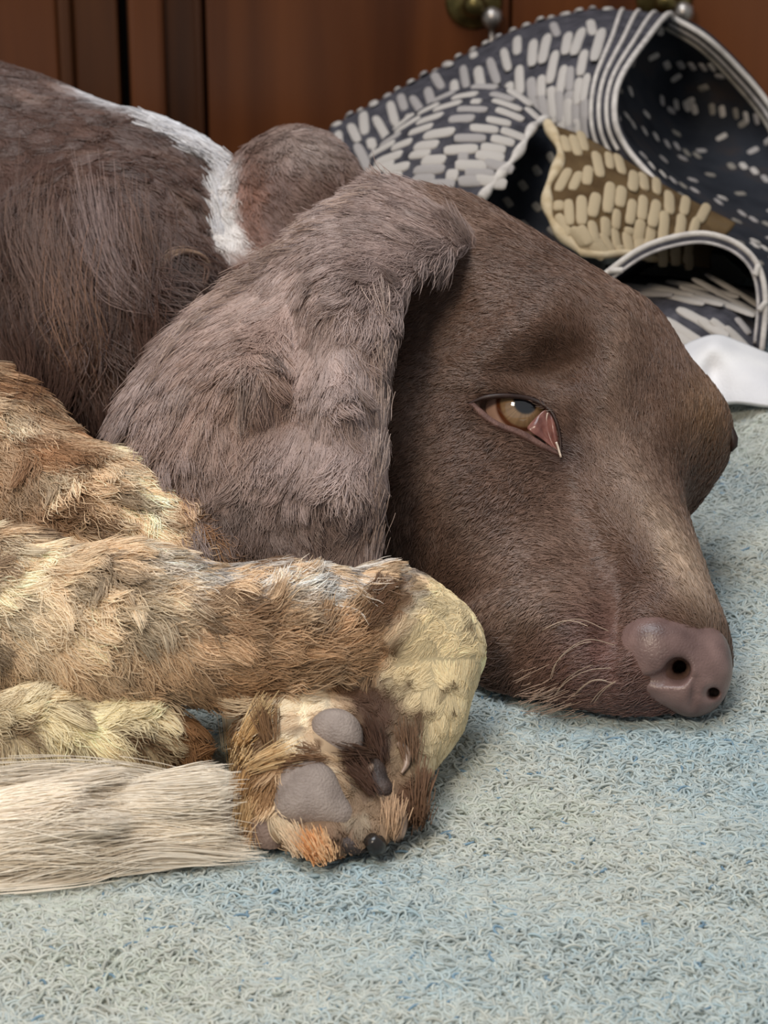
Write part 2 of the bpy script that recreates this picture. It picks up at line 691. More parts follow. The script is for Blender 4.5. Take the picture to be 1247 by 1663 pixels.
def pile():
    N = 330000
    x = rng.uniform(-0.24, 0.28, N)
    y = rng.uniform(-0.31, 0.32, N)
    keep = ~((x < -0.03) & (y > 0.02)) & (x < 0.17 + (y + 0.275) * 0.18) & (x > -0.16 - (y + 0.275) * 0.18)
    x, y = x[keep], y[keep]
    n = len(x)
    K = 6
    ang = rng.uniform(0, 2 * math.pi, n)
    turn = rng.normal(0, 2.4, n)
    Ln = rng.uniform(0.003, 0.008, n)
    pts = np.zeros((n, K, 3))
    px, py = x.copy(), y.copy()
    lift = rng.uniform(0.0001, 0.0012, n) * (1 + 0.8 * fbm(np.stack([x, y, 0 * x], 1), 60, 77))
    for k in range(K):
        s = k / (K - 1)
        pts[:, k, 0], pts[:, k, 1] = px, py
        pts[:, k, 2] = math.sin(math.pi * s) * lift + 0.00005
        a_ = ang + turn * s
        px = px + np.cos(a_) * Ln / (K - 1)
        py = py + np.sin(a_) * Ln / (K - 1)
    pts[:, :, 2] += blanket_h(pts[:, :, 0], pts[:, :, 1])
    P = pts[:, 0]
    t = fbm(P, 8.0, 21, 3) + 0.8 * (-P[:, 0] * 2.2 + 0.05)
    pal = np.array([lin(160, 179, 185), lin(175, 186, 186), lin(183, 189, 184), lin(192, 193, 184), lin(185, 190, 179)])
    pick = np.clip((t + rng.normal(0, 0.35, n)) * 1.6 + 2, 0, 4)
    i0 = np.floor(pick).astype(int).clip(0, 3)
    c = pal[i0] + (pal[i0 + 1] - pal[i0]) * (pick - i0)[:, None]
    c = c * rng.uniform(0.77, 1.12, n)[:, None]
    dark = rng.random(n) < 0.012
    c[dark] = lin(120, 146, 164) * rng.uniform(0.8, 1.1, dark.sum())[:, None]
    r = np.array([.5, 1, 1, 1, .9, .4]) * 0.00036
    pm = attr_mat('wool_fibre', rough=0.9, spec=0.1)
    o = curves_obj('wool_pile', pts, r, c, pm, BL)
    o['kind'] = 'stuff'


pile()

# ==================================================================== THE WHITE CLOTH
def grid_surface(ctrl, n, m):
    """smooth surface through a control grid of (u, v, depth)"""
    C_ = np.array([[at(*p) for p in row] for row in ctrl])
    A = np.stack([catmull(C_[i], n) for i in range(len(C_))])
    return np.stack([catmull(A[:, j], m) for j in range(n)], 1)      # m x n x 3


def sheet_mesh(Sf, th, flip_to_cam=True):
    m, n, _ = Sf.shape
    du = np.gradient(Sf, axis=1)
    dv = np.gradient(Sf, axis=0)
    N = np.cross(du, dv)
    N /= np.linalg.norm(N, axis=-1, keepdims=True) + 1e-12
    if flip_to_cam and (N * (CAM - Sf)).sum(-1).mean() < 0:
        N = -N
        fl = True
    else:
        fl = False
    V = np.concatenate([(Sf).reshape(-1, 3), (Sf - N * th).reshape(-1, 3)])
    V[:, 2] = np.maximum(V[:, 2], 0.0004)
    ii, jj = np.meshgrid(np.arange(m - 1), np.arange(n - 1), indexing='ij')
    a = (ii * n + jj).ravel()
    q = np.stack([a, a + 1, a + n + 1, a + n], 1)
    nb = m * n
    rim = np.concatenate([np.arange(n), n - 1 + n * np.arange(1, m), (m - 1) * n + np.arange(n - 2, -1, -1), n * np.arange(m - 2, 0, -1)])
    r2 = np.roll(rim, -1)
    side = np.stack([rim, rim + nb, r2 + nb, r2], 1)
    if fl:
        q = q[:, ::-1]
        side = side[:, ::-1]
    return V, np.concatenate([q, q[:, ::-1] + nb, side]), N


cloth_mat = noise_mat('white_cotton', [(0.3, lin(212, 210, 214)), (0.7, lin(232, 229, 228))], scale=(30, 30, 30), rough=0.9, spec=0.1, bump=0.25, bump_scale=900)
cl = [[(1085, 575, 1.055), (1125, 553, 1.05), (1165, 543, 1.05), (1205, 556, 1.05), (1245, 572, 1.05), (1300, 590, 1.05), (1360, 600, 1.05)],
      [(1085, 590, 1.035), (1128, 573, 1.03), (1160, 562, 1.027), (1200, 575, 1.03), (1247, 590, 1.03), (1300, 605, 1.03), (1360, 615, 1.03)],
      [(1085, 615, 1.025), (1130, 605, 1.02), (1158, 606, 1.026), (1195, 606, 1.018), (1247, 615, 1.015), (1300, 625, 1.02), (1360, 635, 1.02)],
      [(1085, 645, 1.02), (1130, 640, 1.015), (1160, 641, 1.018), (1195, 637, 1.012), (1247, 643, 1.008), (1300, 650, 1.01), (1360, 655, 1.01)],
      [(1085, 662, 1.018), (1130, 656, 1.013), (1160, 657, 1.016), (1195, 652, 1.010), (1247, 658, 1.006), (1300, 666, 1.01), (1360, 670, 1.01)]]
V_, F_, _ = sheet_mesh(grid_surface(cl, 60, 40), 0.002)
tag(mesh_obj('white_cloth', V_, F_, cloth_mat), 'crumpled white cotton cloth between the muzzle and the woven mat', 'cloth')
# ==================================================================== THE WOVEN MAT
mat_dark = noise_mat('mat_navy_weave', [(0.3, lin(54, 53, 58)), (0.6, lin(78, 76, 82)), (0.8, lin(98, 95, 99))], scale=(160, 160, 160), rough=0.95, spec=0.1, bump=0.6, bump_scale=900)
mat_brown = noise_mat('mat_brown_weave', [(0.3, lin(78, 60, 40)), (0.6, lin(104, 84, 58)), (0.8, lin(84, 74, 66))], scale=(60, 60, 60), rough=0.95, spec=0.1, bump=0.6, bump_scale=900)  # browner weave, used for one fold
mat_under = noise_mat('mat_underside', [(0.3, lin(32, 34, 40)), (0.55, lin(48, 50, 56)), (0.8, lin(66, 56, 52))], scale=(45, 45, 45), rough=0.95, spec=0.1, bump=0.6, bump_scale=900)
yarn = [noise_mat('cream_yarn', [(0.3, lin(186, 178, 172)), (0.7, lin(218, 210, 202))], scale=(220, 220, 220), rough=0.9, spec=0.1, bump=0.5, bump_scale=1400),
        noise_mat('grey_yarn', [(0.3, lin(158, 152, 150)), (0.7, lin(196, 188, 184))], scale=(220, 220, 220), rough=0.9, spec=0.1, bump=0.5, bump_scale=1400),
        noise_mat('ochre_yarn', [(0.3, lin(178, 156, 122)), (0.7, lin(212, 194, 164))], scale=(150, 150, 150), rough=0.9, spec=0.1, bump=0.5, bump_scale=1400),
        noise_mat('dull_yarn', [(0.3, lin(128, 122, 114)), (0.7, lin(168, 160, 150))], scale=(150, 150, 150), rough=0.9, spec=0.1, bump=0.5, bump_scale=1400)]
TH_MAT = 0.003
MATROOT = empty('woven_mat', tuple(at(1000, 555, 1.10) * np.array([1, 1, 0])))
tag(MATROOT, 'bunched navy and cream woven floor mat with pale piped edges', 'floor mat')

sheets = {}


def sheet(name, ctrl, n, m, mat, flip=True):
    Sf = grid_surface(ctrl, n, m)
    V, F, N = sheet_mesh(Sf, TH_MAT, flip)
    o = mesh_obj(name, V, F, mat, MATROOT)
    sheets[name] = (Sf, N)
    return Sf, N


SA, NA = sheet('outer_fold', [
    [(530, 250, 1.33), (640, 195, 1.34), (745, 140, 1.35), (850, 90, 1.35), (960, 65, 1.35), (1095, 70, 1.34)],
    [(535, 207, 1.28), (640, 150, 1.29), (740, 97, 1.30), (850, 44, 1.30), (960, 16, 1.29), (1088, 22, 1.275)],
    [(540, 232, 1.23), (650, 182, 1.24), (750, 132, 1.24), (860, 84, 1.23), (955, 62, 1.22), (1048, 66, 1.215)],
    [(555, 270, 1.205), (665, 225, 1.21), (765, 182, 1.21), (860, 148, 1.20), (938, 132, 1.19), (1006, 130, 1.175)],
    [(580, 310, 1.20), (680, 270, 1.20), (780, 235, 1.20), (870, 212, 1.19), (935, 200, 1.18), (998, 190, 1.16)],
    [(600, 345, 1.20), (690, 310, 1.20), (790, 290, 1.20), (880, 270, 1.19), (950, 258, 1.18), (1016, 238, 1.16)],
    [(610, 380, 1.20), (700, 350, 1.20), (800, 340, 1.20), (900, 325, 1.19), (985, 310, 1.18), (1064, 294, 1.15)],
    [(620, 420, 1.20), (710, 400, 1.20), (810, 390, 1.20), (920, 380, 1.19), (1020, 365, 1.17), (1118, 346, 1.145)]], 120, 90, mat_dark)
SB, NB = sheet('middle_fold', [
    [(625, 222, 1.195), (690, 172, 1.195), (765, 140, 1.185), (832, 146, 1.175), (892, 196, 1.165)],
    [(606, 246, 1.165), (676, 205, 1.155), (748, 182, 1.145), (818, 186, 1.145), (868, 208, 1.145)],
    [(598, 278, 1.145), (664, 252, 1.135), (735, 238, 1.125), (800, 236, 1.125), (846, 246, 1.125)],
    [(598, 312, 1.135), (658, 298, 1.125), (725, 288, 1.115), (782, 282, 1.115), (814, 285, 1.115)],
    [(600, 352, 1.13), (658, 345, 1.12), (720, 338, 1.11), (760, 328, 1.11), (782, 322, 1.11)]], 70, 60, mat_dark)
SC, NC = sheet('brown_fold', [
    [(886, 198, 1.145), (950, 222, 1.145), (1020, 262, 1.145), (1092, 308, 1.145), (1195, 362, 1.145)],
    [(908, 252, 1.125), (962, 272, 1.12), (1025, 298, 1.12), (1090, 334, 1.125), (1185, 374, 1.135)],
    [(886, 308, 1.105), (953, 328, 1.10), (1020, 343, 1.105), (1085, 364, 1.11), (1170, 390, 1.125)],
    [(896, 362, 1.095), (953, 378, 1.09), (1015, 388, 1.10), (1080, 400, 1.105), (1155, 412, 1.12)],
    [(946, 413, 1.09), (982, 416, 1.09), (1020, 414, 1.097), (1080, 424, 1.105), (1155, 436, 1.12)]], 80, 60, mat_brown)
arch = [(968, 462), (985, 443), (1040, 404), (1098, 384), (1150, 380), (1200, 398), (1232, 434), (1243, 490), (1237, 570)]
SD, ND = sheet('rolled_edge', [
    [(u, v, 1.065) for u, v in arch],
    [(u + 4, v - 2, 1.085) for u, v in arch],
    [(u + 10, v + 8, 1.13) for u, v in arch],
    [(u + 14, v + 22, 1.20) for u, v in arch]], 90, 24, mat_dark, False)
SF, NF = sheet('lower_fold', [
    [(960, 447, 1.145), (1030, 446, 1.145), (1110, 452, 1.14), (1180, 460, 1.14), (1232, 468, 1.14)],
    [(960, 470, 1.115), (1030, 462, 1.105), (1110, 466, 1.10), (1180, 472, 1.10), (1230, 484, 1.105)],
    [(965, 510, 1.085), (1040, 504, 1.078), (1110, 502, 1.072), (1180, 508, 1.072), (1226, 520, 1.08)],
    [(970, 560, 1.07), (1050, 556, 1.064), (1110, 552, 1.06), (1180, 554, 1.06), (1226, 566, 1.065)],
    [(975, 600, 1.075), (1055, 600, 1.07), (1110, 600, 1.065), (1180, 600, 1.065), (1226, 600, 1.07)]], 60, 40, mat_dark)
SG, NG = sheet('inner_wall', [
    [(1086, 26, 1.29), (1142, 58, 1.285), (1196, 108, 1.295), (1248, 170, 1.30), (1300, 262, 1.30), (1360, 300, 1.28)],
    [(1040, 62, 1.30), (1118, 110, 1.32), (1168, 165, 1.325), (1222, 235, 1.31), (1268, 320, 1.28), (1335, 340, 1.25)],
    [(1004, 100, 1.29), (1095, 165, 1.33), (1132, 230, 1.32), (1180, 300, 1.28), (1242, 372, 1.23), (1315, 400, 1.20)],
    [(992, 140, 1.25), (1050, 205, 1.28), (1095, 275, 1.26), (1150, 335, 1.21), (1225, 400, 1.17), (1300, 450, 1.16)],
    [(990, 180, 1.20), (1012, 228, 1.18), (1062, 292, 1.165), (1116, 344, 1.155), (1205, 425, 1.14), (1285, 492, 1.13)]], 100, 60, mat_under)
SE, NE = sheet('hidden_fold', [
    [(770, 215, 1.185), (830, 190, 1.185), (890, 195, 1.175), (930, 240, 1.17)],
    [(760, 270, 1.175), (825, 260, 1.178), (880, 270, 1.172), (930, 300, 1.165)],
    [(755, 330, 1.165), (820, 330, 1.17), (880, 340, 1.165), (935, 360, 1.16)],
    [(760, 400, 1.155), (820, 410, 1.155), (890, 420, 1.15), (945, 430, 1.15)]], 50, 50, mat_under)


def samp(Sf, N, a, b):
    """point, axes and normal of a sheet at fractions a (along) and b (across)"""
    m, n, _ = Sf.shape
    x, y = np.clip(a, 0, 1) * (n - 1), np.clip(b, 0, 1) * (m - 1)
    i, j = min(int(y), m - 2), min(int(x), n - 2)
    fy, fx = y - i, x - j
    p = (Sf[i, j] * (1 - fx) + Sf[i, j + 1] * fx) * (1 - fy) + (Sf[i + 1, j] * (1 - fx) + Sf[i + 1, j + 1] * fx) * fy
    du = Sf[i, j + 1] - Sf[i, j]
    dv = Sf[i + 1, j] - Sf[i, j]
    nn = N[i, j]
    return p, du, dv, nn


def stitch_mesh(mat):
    """a plump flat stitch, 2 units long in x, 2 wide in y, 1 high"""
    prof = [(-1.0, .55), (-.86, .85), (-.55, 1.0), (.55, 1.0), (.86, .85), (1.0, .55)]
    V, F = [], []
    for x, wd in prof:
        V += [(x, -wd, -0.4), (x, -wd * .96, .45 * wd), (x, -wd * .45, 1.0 * wd), (x, wd * .45, 1.0 * wd), (x, wd * .96, .45 * wd), (x, wd, -0.4)]
    for i in range(5):
        for k in range(5):
            F.append((i * 6 + k, (i + 1) * 6 + k, (i + 1) * 6 + k + 1, i * 6 + k + 1))
    F.append(tuple(range(6)))
    F.append(tuple(30 + k for k in range(5, -1, -1)))
    me = bpy.data.meshes.new('stitch')
    me.from_pydata(V, [], F)
    me.update()
    me.polygons.foreach_set('use_smooth', np.ones(len(me.polygons), bool))
    me.materials.append(mat)
    return me


st_mesh = [stitch_mesh(m) for m in yarn]
st_list = []


def put(Sf, N, a, b, ang, ln, wd, kind, hgt=0.0011):
    """queue one stitch: length and width in metres, ang turns it from the across direction"""
    p, du, dv, nn = samp(Sf, N, a, b)
    y = dv / (np.linalg.norm(dv) + 1e-12)
    x = du - y * (du @ y)
    x /= np.linalg.norm(x) + 1e-12
    t = y * math.cos(ang) + x * math.sin(ang)
    t = t - nn * (t @ nn)
    t /= np.linalg.norm(t) + 1e-12
    s = np.cross(nn, t)
    st_list.append((p, t * ln / 2, s * wd / 2, nn * hgt, kind))


def rows(Sf, N, step_a, ln, wd, ang=0.0, kinds=(0, 0, 1), a0=0.02, a1=0.98, b0=0.02, b1=0.98, drop=0.08, seed=1, gap=0.0016):
    """columns of stitches that run across the sheet; each column starts at another height, as in a twill"""
    r = random.Random(seed)
    m, n, _ = Sf.shape
    la = np.linalg.norm(np.diff(Sf[m // 2], axis=0), axis=1).sum()
    lb = np.linalg.norm(np.diff(Sf[:, n // 2], axis=0), axis=1).sum()
    k = 0
    a = a0
    while a < a1:
        b = b0 - (k % 3) * ln * 0.42 / lb - r.uniform(0, 0.2) * ln / lb
        while b < b1:
            p_, du_, dv_, n_ = samp(Sf, N, a, b)
            e_ = (p_ - CAM) / np.linalg.norm(p_ - CAM)
            dv_ = dv_ / (np.linalg.norm(dv_) + 1e-12)
            fs = max(0.24, math.sqrt(max(0.0, 1 - float(dv_ @ e_) ** 2)))
            L = ln * r.uniform(0.78, 1.15) / (0.08 + 0.92 * fs)
            if r.random() < drop:
                L *= 0.38
            bc = b + L / 2 / lb
            if b0 <= bc <= b1:
                put(Sf, N, a + r.uniform(-.1, .1) * step_a / la, bc, ang + r.uniform(-.07, .07), L, wd * r.uniform(.88, 1.08), r.choice(kinds))
            b += (L + gap * r.uniform(.8, 1.9)) / lb
        a += step_a / la
        k += 1


rows(SA, NA, 0.0052, 0.0108, 0.0045, 0.0, (0, 0, 0, 1), a1=0.865, b0=0.09, b1=0.62, seed=2, gap=0.0020)
rows(SB.transpose(1, 0, 2), NB.transpose(1, 0, 2), 0.0074, 0.0118, 0.0058, 0.12, (0, 0, 1), b0=0.05, b1=0.93, a1=0.86, seed=3, gap=0.0026)
rows(SC, NC, 0.0060, 0.0090, 0.0047, 0.0, (2,), a0=0.08, a1=0.93, b0=0.05, b1=0.95, seed=4, gap=0.0016)
rows(SF, NF, 0.0066, 0.0140, 0.0046, 0.9, (0, 0, 1), a0=0.12, a1=0.95, b0=0.22, b1=0.80, seed=6, gap=0.0026)
r_ = random.Random(9)
for i in range(22):                             # pale crossings that show on the underside, in slanting chains
    for j in range(18):
        a_, b_ = 0.03 + i * 0.045, 0.13 + j * 0.047
        if ((i + j) % 6 == 0 or (i - 2 * j) % 7 == 0) and r_.random() < 0.8:
            put(SG, NG, a_ + r_.uniform(-.005, .005), b_ + r_.uniform(-.006, .006), 0.7 if (i + j) % 6 == 0 else -0.7, 0.0058, 0.0034, r_.choice((0, 1, 1, 3)), 0.0008)
for i in range(7):
    for j in range(6):
        if (i + j) % 2 == 0 and r_.random() < 0.6:
            put(SE, NE, 0.1 + i * 0.13, 0.1 + j * 0.14, 0.6, 0.0052, 0.0034, 3, 0.0008)


# woven border stripes and piping
def on_sheet(Sf, N, ab, n, off=0.0006):
    ab = catmull(np.array(ab, float), n)
    out = []
    for a_, b_ in ab:
        p, du, dv, nn = samp(Sf, N, a_, b_)
        out.append(p + nn * off)
    return np.array(out)


def piping(path, r, mat, name='border_piping'):
    V, F = tube(path, r, 8)
    return mesh_obj(name, V, F, mat, MATROOT)


piping(on_sheet(SA, NA, [(1.0, b) for b in np.linspace(0.10, 0.98, 12)], 80, 0.0), 0.0013, yarn[0])
for a_ in (0.962, 0.922, 0.882):
    piping(on_sheet(SA, NA, [(a_, b) for b in np.linspace(0.08, 0.72, 12)], 70, 0.0002), 0.0010, yarn[0], 'border_stripe')
piping(on_sheet(SG, NG, [(a, 0.0) for a in np.linspace(0.0, 1.0, 10)], 60, 0.0), 0.0014, yarn[0])
piping(on_sheet(SG, NG, [(a, 0.045) for a in np.linspace(0.03, 1.0, 10)], 60, 0.0004), 0.0010, yarn[1], 'border_stripe')
piping(on_sheet(SG, NG, [(a, 0.085) for a in np.linspace(0.03, 1.0, 10)], 60, 0.0004), 0.0010, yarn[3], 'border_stripe')
lip = catmull(np.array([at(u, v, 1.064) for u, v in arch]), 90)
piping(lip, 0.0012, yarn[0])
lip2 = catmull(np.array([at(1120 + (u - 1120) * 0.90, 480 + (v - 480) * 0.86, 1.064) for u, v in arch]), 90)
# the turned-in face of the rolled edge, between its two pipings
V_, F_, _ = sheet_mesh(np.stack([lip, lip * .5 + lip2 * .5 + np.array([0, -0.0006, 0]), lip2]), 0.0015)
mesh_obj('rolled_face', V_, F_, mat_dark, MATROOT)
piping(lip2, 0.0007, yarn[1])
for k in (12, 66, 78):
    piping(np.linspace(lip[k], lip2[k] + (lip2[k] - lip2[k - 1]) * 3, 6) - FV * 0.001, 0.0012, yarn[0], 'border_stripe')
V_, F_ = tube(on_sheet(SB, NB, [(0.985, b) for b in np.linspace(0.0, 1.0, 8)], 60, 0.0), 0.0018 + 0.0006 * np.sin(np.linspace(0, 28, 60)), 8)
mesh_obj('bound_hem', V_, F_, yarn[0], MATROOT)
V_, F_ = tube(on_sheet(SC, NC, [(0.01, b) for b in np.linspace(0.0, 1.0, 8)], 60, 0.0), 0.0020 + 0.0007 * np.sin(np.linspace(0, 24, 60)), 8)
mesh_obj('bound_hem', V_, F_, yarn[2], MATROOT)
V_, F_ = tube(on_sheet(SC, NC, [(a, 0.985) for a in np.linspace(0.0, 0.7, 8)], 40, 0.0), 0.0017, 8)
mesh_obj('bound_hem', V_, F_, yarn[2], MATROOT)


# ==================================================================== THE DOG
DOG = empty('dog', (-0.02, 0.10, 0.0))
tag(DOG, 'brown and white long-haired spaniel lying with its head on the blanket', 'dog')

ear_poly = [(640, 296), (560, 318), (505, 350), (480, 385), (430, 412), (400, 440), (345, 478), (300, 520), (262, 575), (222, 640), (205, 700),
            (222, 760), (248, 810), (280, 862), (335, 905), (420, 935), (520, 950), (600, 950), (612, 900), (618, 800), (622, 700), (628, 600),
            (640, 520), (662, 462), (700, 425), (770, 402), (800, 385), (760, 340), (700, 305)]
ear_depth = [(640, 310, .900), (720, 330, .905), (790, 385, .898), (740, 390, .876), (560, 345, .888), (600, 400, .858), (680, 425, .852), (500, 400, .87),
             (400, 460, .885), (560, 480, .832), (640, 520, .832), (480, 560, .842), (400, 600, .832), (300, 560, .872), (230, 680, .868),
             (300, 720, .842), (400, 750, .828), (470, 680, .832), (560, 650, .816), (622, 650, .832), (560, 800, .808), (616, 850, .826),
             (470, 830, .820), (350, 860, .832), (260, 800, .856), (500, 940, .822), (600, 940, .822), (400, 920, .832)]

groups = {
    'head': ([Cap((700, 490, .918, 178), (945, 622, .892, 168)),
              Cap((880, 640, .885, 150), (1000, 690, .878, 120)),
              Ell(1110, 706, .892, 76, 84, 80),                       # far brow
              Ell(1070, 796, .896, 54, 74, 54, 15),
              Cap((985, 790, .872, 108), (1082, 1035, .826, 94)),       # bridge and muzzle
              Cap((800, 860, .882, 180), (890, 985, .862, 150)),        # cheek
              Cap((875, 1060, .842, 128), (1036, 1088, .8265, 104)),     # lips
              Cap((1000, 1130, .830, 74), (1095, 1120, .832, 64)),
              Cap((705, 730, .894, 185), (780, 860, .884, 172))], 0.016, 0.010),
    'ear': ([Flap(ear_poly, ear_depth, 0.0065, 0.006)], 0.004, 0.003),
    'neck': ([Cap((680, 560, .95, 190), (430, 620, 1.0, 190)), Cap((430, 640, .98, 170), (330, 700, .96, 150))], 0.02, 0.012),
    'hump': ([Ell(478, 318, 1.02, 112, 108, 120, -10), Ell(420, 380, 1.01, 80, 90, 90), Cap((500, 420, 1.02, 120), (400, 520, 1.0, 140))], 0.012, 0.006),
    'body': ([Cap((-230, 470, 1.10, 334), (-60, 460, 1.08, 332)), Cap((-60, 460, 1.08, 332), (180, 472, 1.06, 266)),
              Cap((180, 470, 1.04, 250), (250, 560, 1.0, 180)), Cap((100, 420, .985, 110), (150, 600, .955, 95)),
              Cap((215, 380, .99, 80), (230, 560, .96, 80))], 0.03, 0.008),
    'elbow': ([Cap((-140, 700, .90, 140), (-40, 755, .88, 135)), Cap((-40, 755, .88, 135), (160, 858, .855, 102)),
               Cap((170, 850, .855, 105), (330, 900, .84, 70))], 0.012, 0.008),
    'foreleg': ([Cap((-260, 1000, .83, 150), (0, 1010, .80, 130)), Cap((0, 1010, .80, 130), (200, 1020, .785, 118)), Cap((200, 1020, .785, 118), (450, 1040, .78, 104)),
                 Cap((450, 1040, .78, 104), (640, 1015, .787, 84)), Cap((640, 1020, .787, 84), (692, 1058, .793, 88))], 0.010, 0.005),
    'paw': ([Cap((690, 1056, .793, 90), (668, 1150, .787, 82)), Cap((668, 1150, .787, 82), (610, 1265, .770, 78)),
             Cap((480, 1150, .780, 66), (640, 1120, .787, 80)),
             Cap((465, 1180, .768, 62), (470, 1280, .757, 70)), Cap((545, 1190, .766, 62), (520, 1290, .756, 76)),
             Cap((440, 1335, .751, 44), (450, 1350, .747, 40)), Cap((505, 1350, .748, 48), (530, 1375, .742, 42)), Cap((590, 1330, .752, 52), (596, 1355, .746, 46)),
             Cap((645, 1280, .762, 46), (650, 1325, .756, 40))], 0.007, 0.006),
    'other_leg': ([Cap((-260, 1230, .79, 82), (60, 1200, .775, 72)), Cap((60, 1200, .775, 72), (215, 1195, .775, 62)), Cap((215, 1195, .775, 62), (275, 1205, .777, 46))], 0.008, 0.003),
    'tail': ([Cap((-260, 1368, .738, 66), (0, 1360, .738, 62)), Cap((0, 1360, .738, 62), (200, 1336, .745, 50)), Cap((200, 1336, .745, 50), (335, 1335, .754, 36))], 0.008, 0.003),
}
GN = list(groups)
# the opening for the eye
eye_open = [(772, 654), (788, 648), (806, 646), (830, 646), (856, 650), (880, 659), (898, 674), (908, 700), (911, 733), (895, 728), (868, 713), (840, 700), (812, 690), (788, 674)]
EYE_U, EYE_V, EYE_D, EYE_R = 839, 667, 0.8692, 0.0118
sock = Flap(eye_open, [(760, 640, .850), (910, 640, .850), (760, 740, .850), (910, 740, .850), (830, 680, .850)], 0.014, 0.002)
nostril_room = []
lo = camco(np.array(-330.0), np.array(1480.0), 0.80)
Vc, Qd, lab = polygonise(groups, 0.0016, (-0.310, -0.110, 0.705), (0.130, 0.200, 1.20), carve=[sock, Cap((1098, 1091, .780, 18), (1105, 1082, .822, 12)), Cap((1153, 1130, .790, 8), (1158, 1124, .818, 7))], floor=0.0006, smooth_it=3)


# ---- sculpt: raised and sunken places, (u, v, su, sv, turn, amount in px towards the camera)
def sculpt(Vc, names, items):
    Wn = tri_normals(Vc, Qd)
    face = np.clip(-Wn[:, 2], 0, 1)
    u = 623.5 + FPX * Vc[:, 0] / Vc[:, 2]
    v = 831.5 - FPX * Vc[:, 1] / Vc[:, 2]
    m = np.isin(lab, [GN.index(n) for n in names])
    amt = np.zeros(len(Vc))
    for cu, cv, su, sv, rot, am in items:
        amt += am * blob(u, v, cu, cv, su, sv, rot)
    out = Vc.copy()
    out[:, 2] -= amt * S(Vc[:, 2]) * m * sstep(face, 0.1, 0.6)
    return out


Vc = sculpt(Vc, ['head'], [
    (780, 575, 70, 26, -18, 18), (890, 510, 80, 30, -32, 20), (1000, 620, 26, 110, 10, 22),         # brow ridge and mid-line ridge
    (908, 602, 50, 30, -10, -56), (955, 700, 34, 55, 20, -18), (1072, 620, 30, 100, 12, -16),       # hollow over the eye, stop
    (822, 627, 55, 10, 4, 13), (800, 712, 48, 16, 30, 6),                                           # lids
    (1015, 800, 30, 60, 15, 20), (1088, 905, 24, 75, -26, 30), (980, 880, 34, 70, -20, -34),         # bridge, hollow beside it
    (865, 900, 50, 34, -20, 18), (885, 985, 56, 30, -10, 22), (760, 800, 60, 60, 0, 10), (840, 945, 90, 10, -15, -8),   # cheek pads
    (940, 1070, 50, 55, 20, 22), (840, 1065, 22, 45, 20, -14), (1004, 1005, 16, 36, 10, -22),        # lips
    (960, 1160, 110, 9, -3, -12), (1150, 690, 26, 34, 0, 8), (700, 480, 60, 28, -25, -16),
    (700, 1010, 60, 50, 0, -10), (1030, 1100, 14, 50, 10, 8)])
Vc = sculpt(Vc, ['ear'], [
    (482, 560, 22, 110, 6, -44), (400, 590, 36, 90, 12, 20), (560, 600, 36, 130, 0, 14), (610, 640, 14, 220, 0, 8), (330, 660, 26, 80, 20, -9),
    (590, 430, 44, 26, -20, 14), (640, 440, 30, 26, -40, -10), (430, 800, 40, 60, 0, -8), (700, 360, 60, 24, 8, 6)])
Vc = sculpt(Vc, ['body'], [
    (110, 480, 26, 120, 8, 14), (175, 470, 18, 110, -12, -12), (40, 520, 40, 120, 0, -40), (230, 470, 20, 90, -20, 12)])
Vc = sculpt(Vc, ['paw', 'foreleg'], [
    (545, 1090, 50, 22, -10, 10), (420, 1170, 16, 40, 20, -12), (610, 1230, 18, 40, 10, -16), (520, 1240, 60, 10, 0, -12), (560, 1345, 10, 40, 10, -10), (480, 1350, 8, 30, -25, -10)])
VW = cam2world(Vc)
Qd = Qd[:, ::-1].copy()              # the camera axes are left-handed
NW = tri_normals(VW, Qd)
PU, PV, PD = proj(VW)
print('dog verts', len(VW))

# ---- coat colours, with some painted sheen, at every vertex
lbl = {n: lab == i for i, n in enumerate(GN)}
n1 = fbm(VW, 40, 31)
n2 = fbm(VW, 95, 32)
n3 = fbm(VW, 22, 33)
coat = np.zeros((len(VW), 3))


def mix(mask, c, k):
    k = (np.clip(k, 0, 1) * mask)[:, None]
    coat[:] = coat * (1 - k) + np.asarray(c) * k


ones = np.ones(len(VW))
LIVER = lin(108, 82, 68)
coat[:] = LIVER
mix(lbl['head'], lin(108, 83, 70), ones)
mix(lbl['head'], lin(78, 56, 46), sstep(n3 + 0.4 * n1, 0.0, 0.9) * 0.45)
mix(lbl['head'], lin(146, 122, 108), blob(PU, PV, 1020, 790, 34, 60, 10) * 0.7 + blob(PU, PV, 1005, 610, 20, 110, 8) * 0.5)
mix(lbl['head'], lin(150, 124, 110), blob(PU, PV, 720, 360, 90, 40, 15) * 0.7)  # sheen of the skull top, painted into the coat
mix(lbl['head'], lin(52, 38, 38), blob(PU, PV, 924, 738, 18, 20, 0) * 0.8)                # dark patch at the inner corner of the eye
mix(lbl['head'], lin(186, 162, 142), blob(PU, PV, 1108, 915, 22, 75, -30) * 1.0)          # highlight along the bridge, painted into the coat
mix(lbl['head'], lin(150, 122, 98), blob(PU, PV, 835, 1165, 45, 16, 18) * 1.0)           # pale lip corner
mix(lbl['head'], lin(156, 130, 114), blob(PU, PV, 875, 980, 60, 30, -10) * 0.6)
mix(lbl['head'], lin(150, 124, 110), blob(PU, PV, 870, 890, 60, 36, -10) * 0.5)
mix(lbl['head'], lin(140, 108, 78), blob(PU, PV, 1150, 680, 30, 40, 0) * 0.6)
mix(lbl['head'], lin(120, 86, 80), blob(PU, PV, 985, 1080, 60, 70, 0) * 0.7)
mix(lbl['head'], lin(98, 72, 68), blob(PU, PV, 1075, 1150, 70, 34, 10) * 0.9)
mix(lbl['ear'], lin(164, 143, 136), ones)
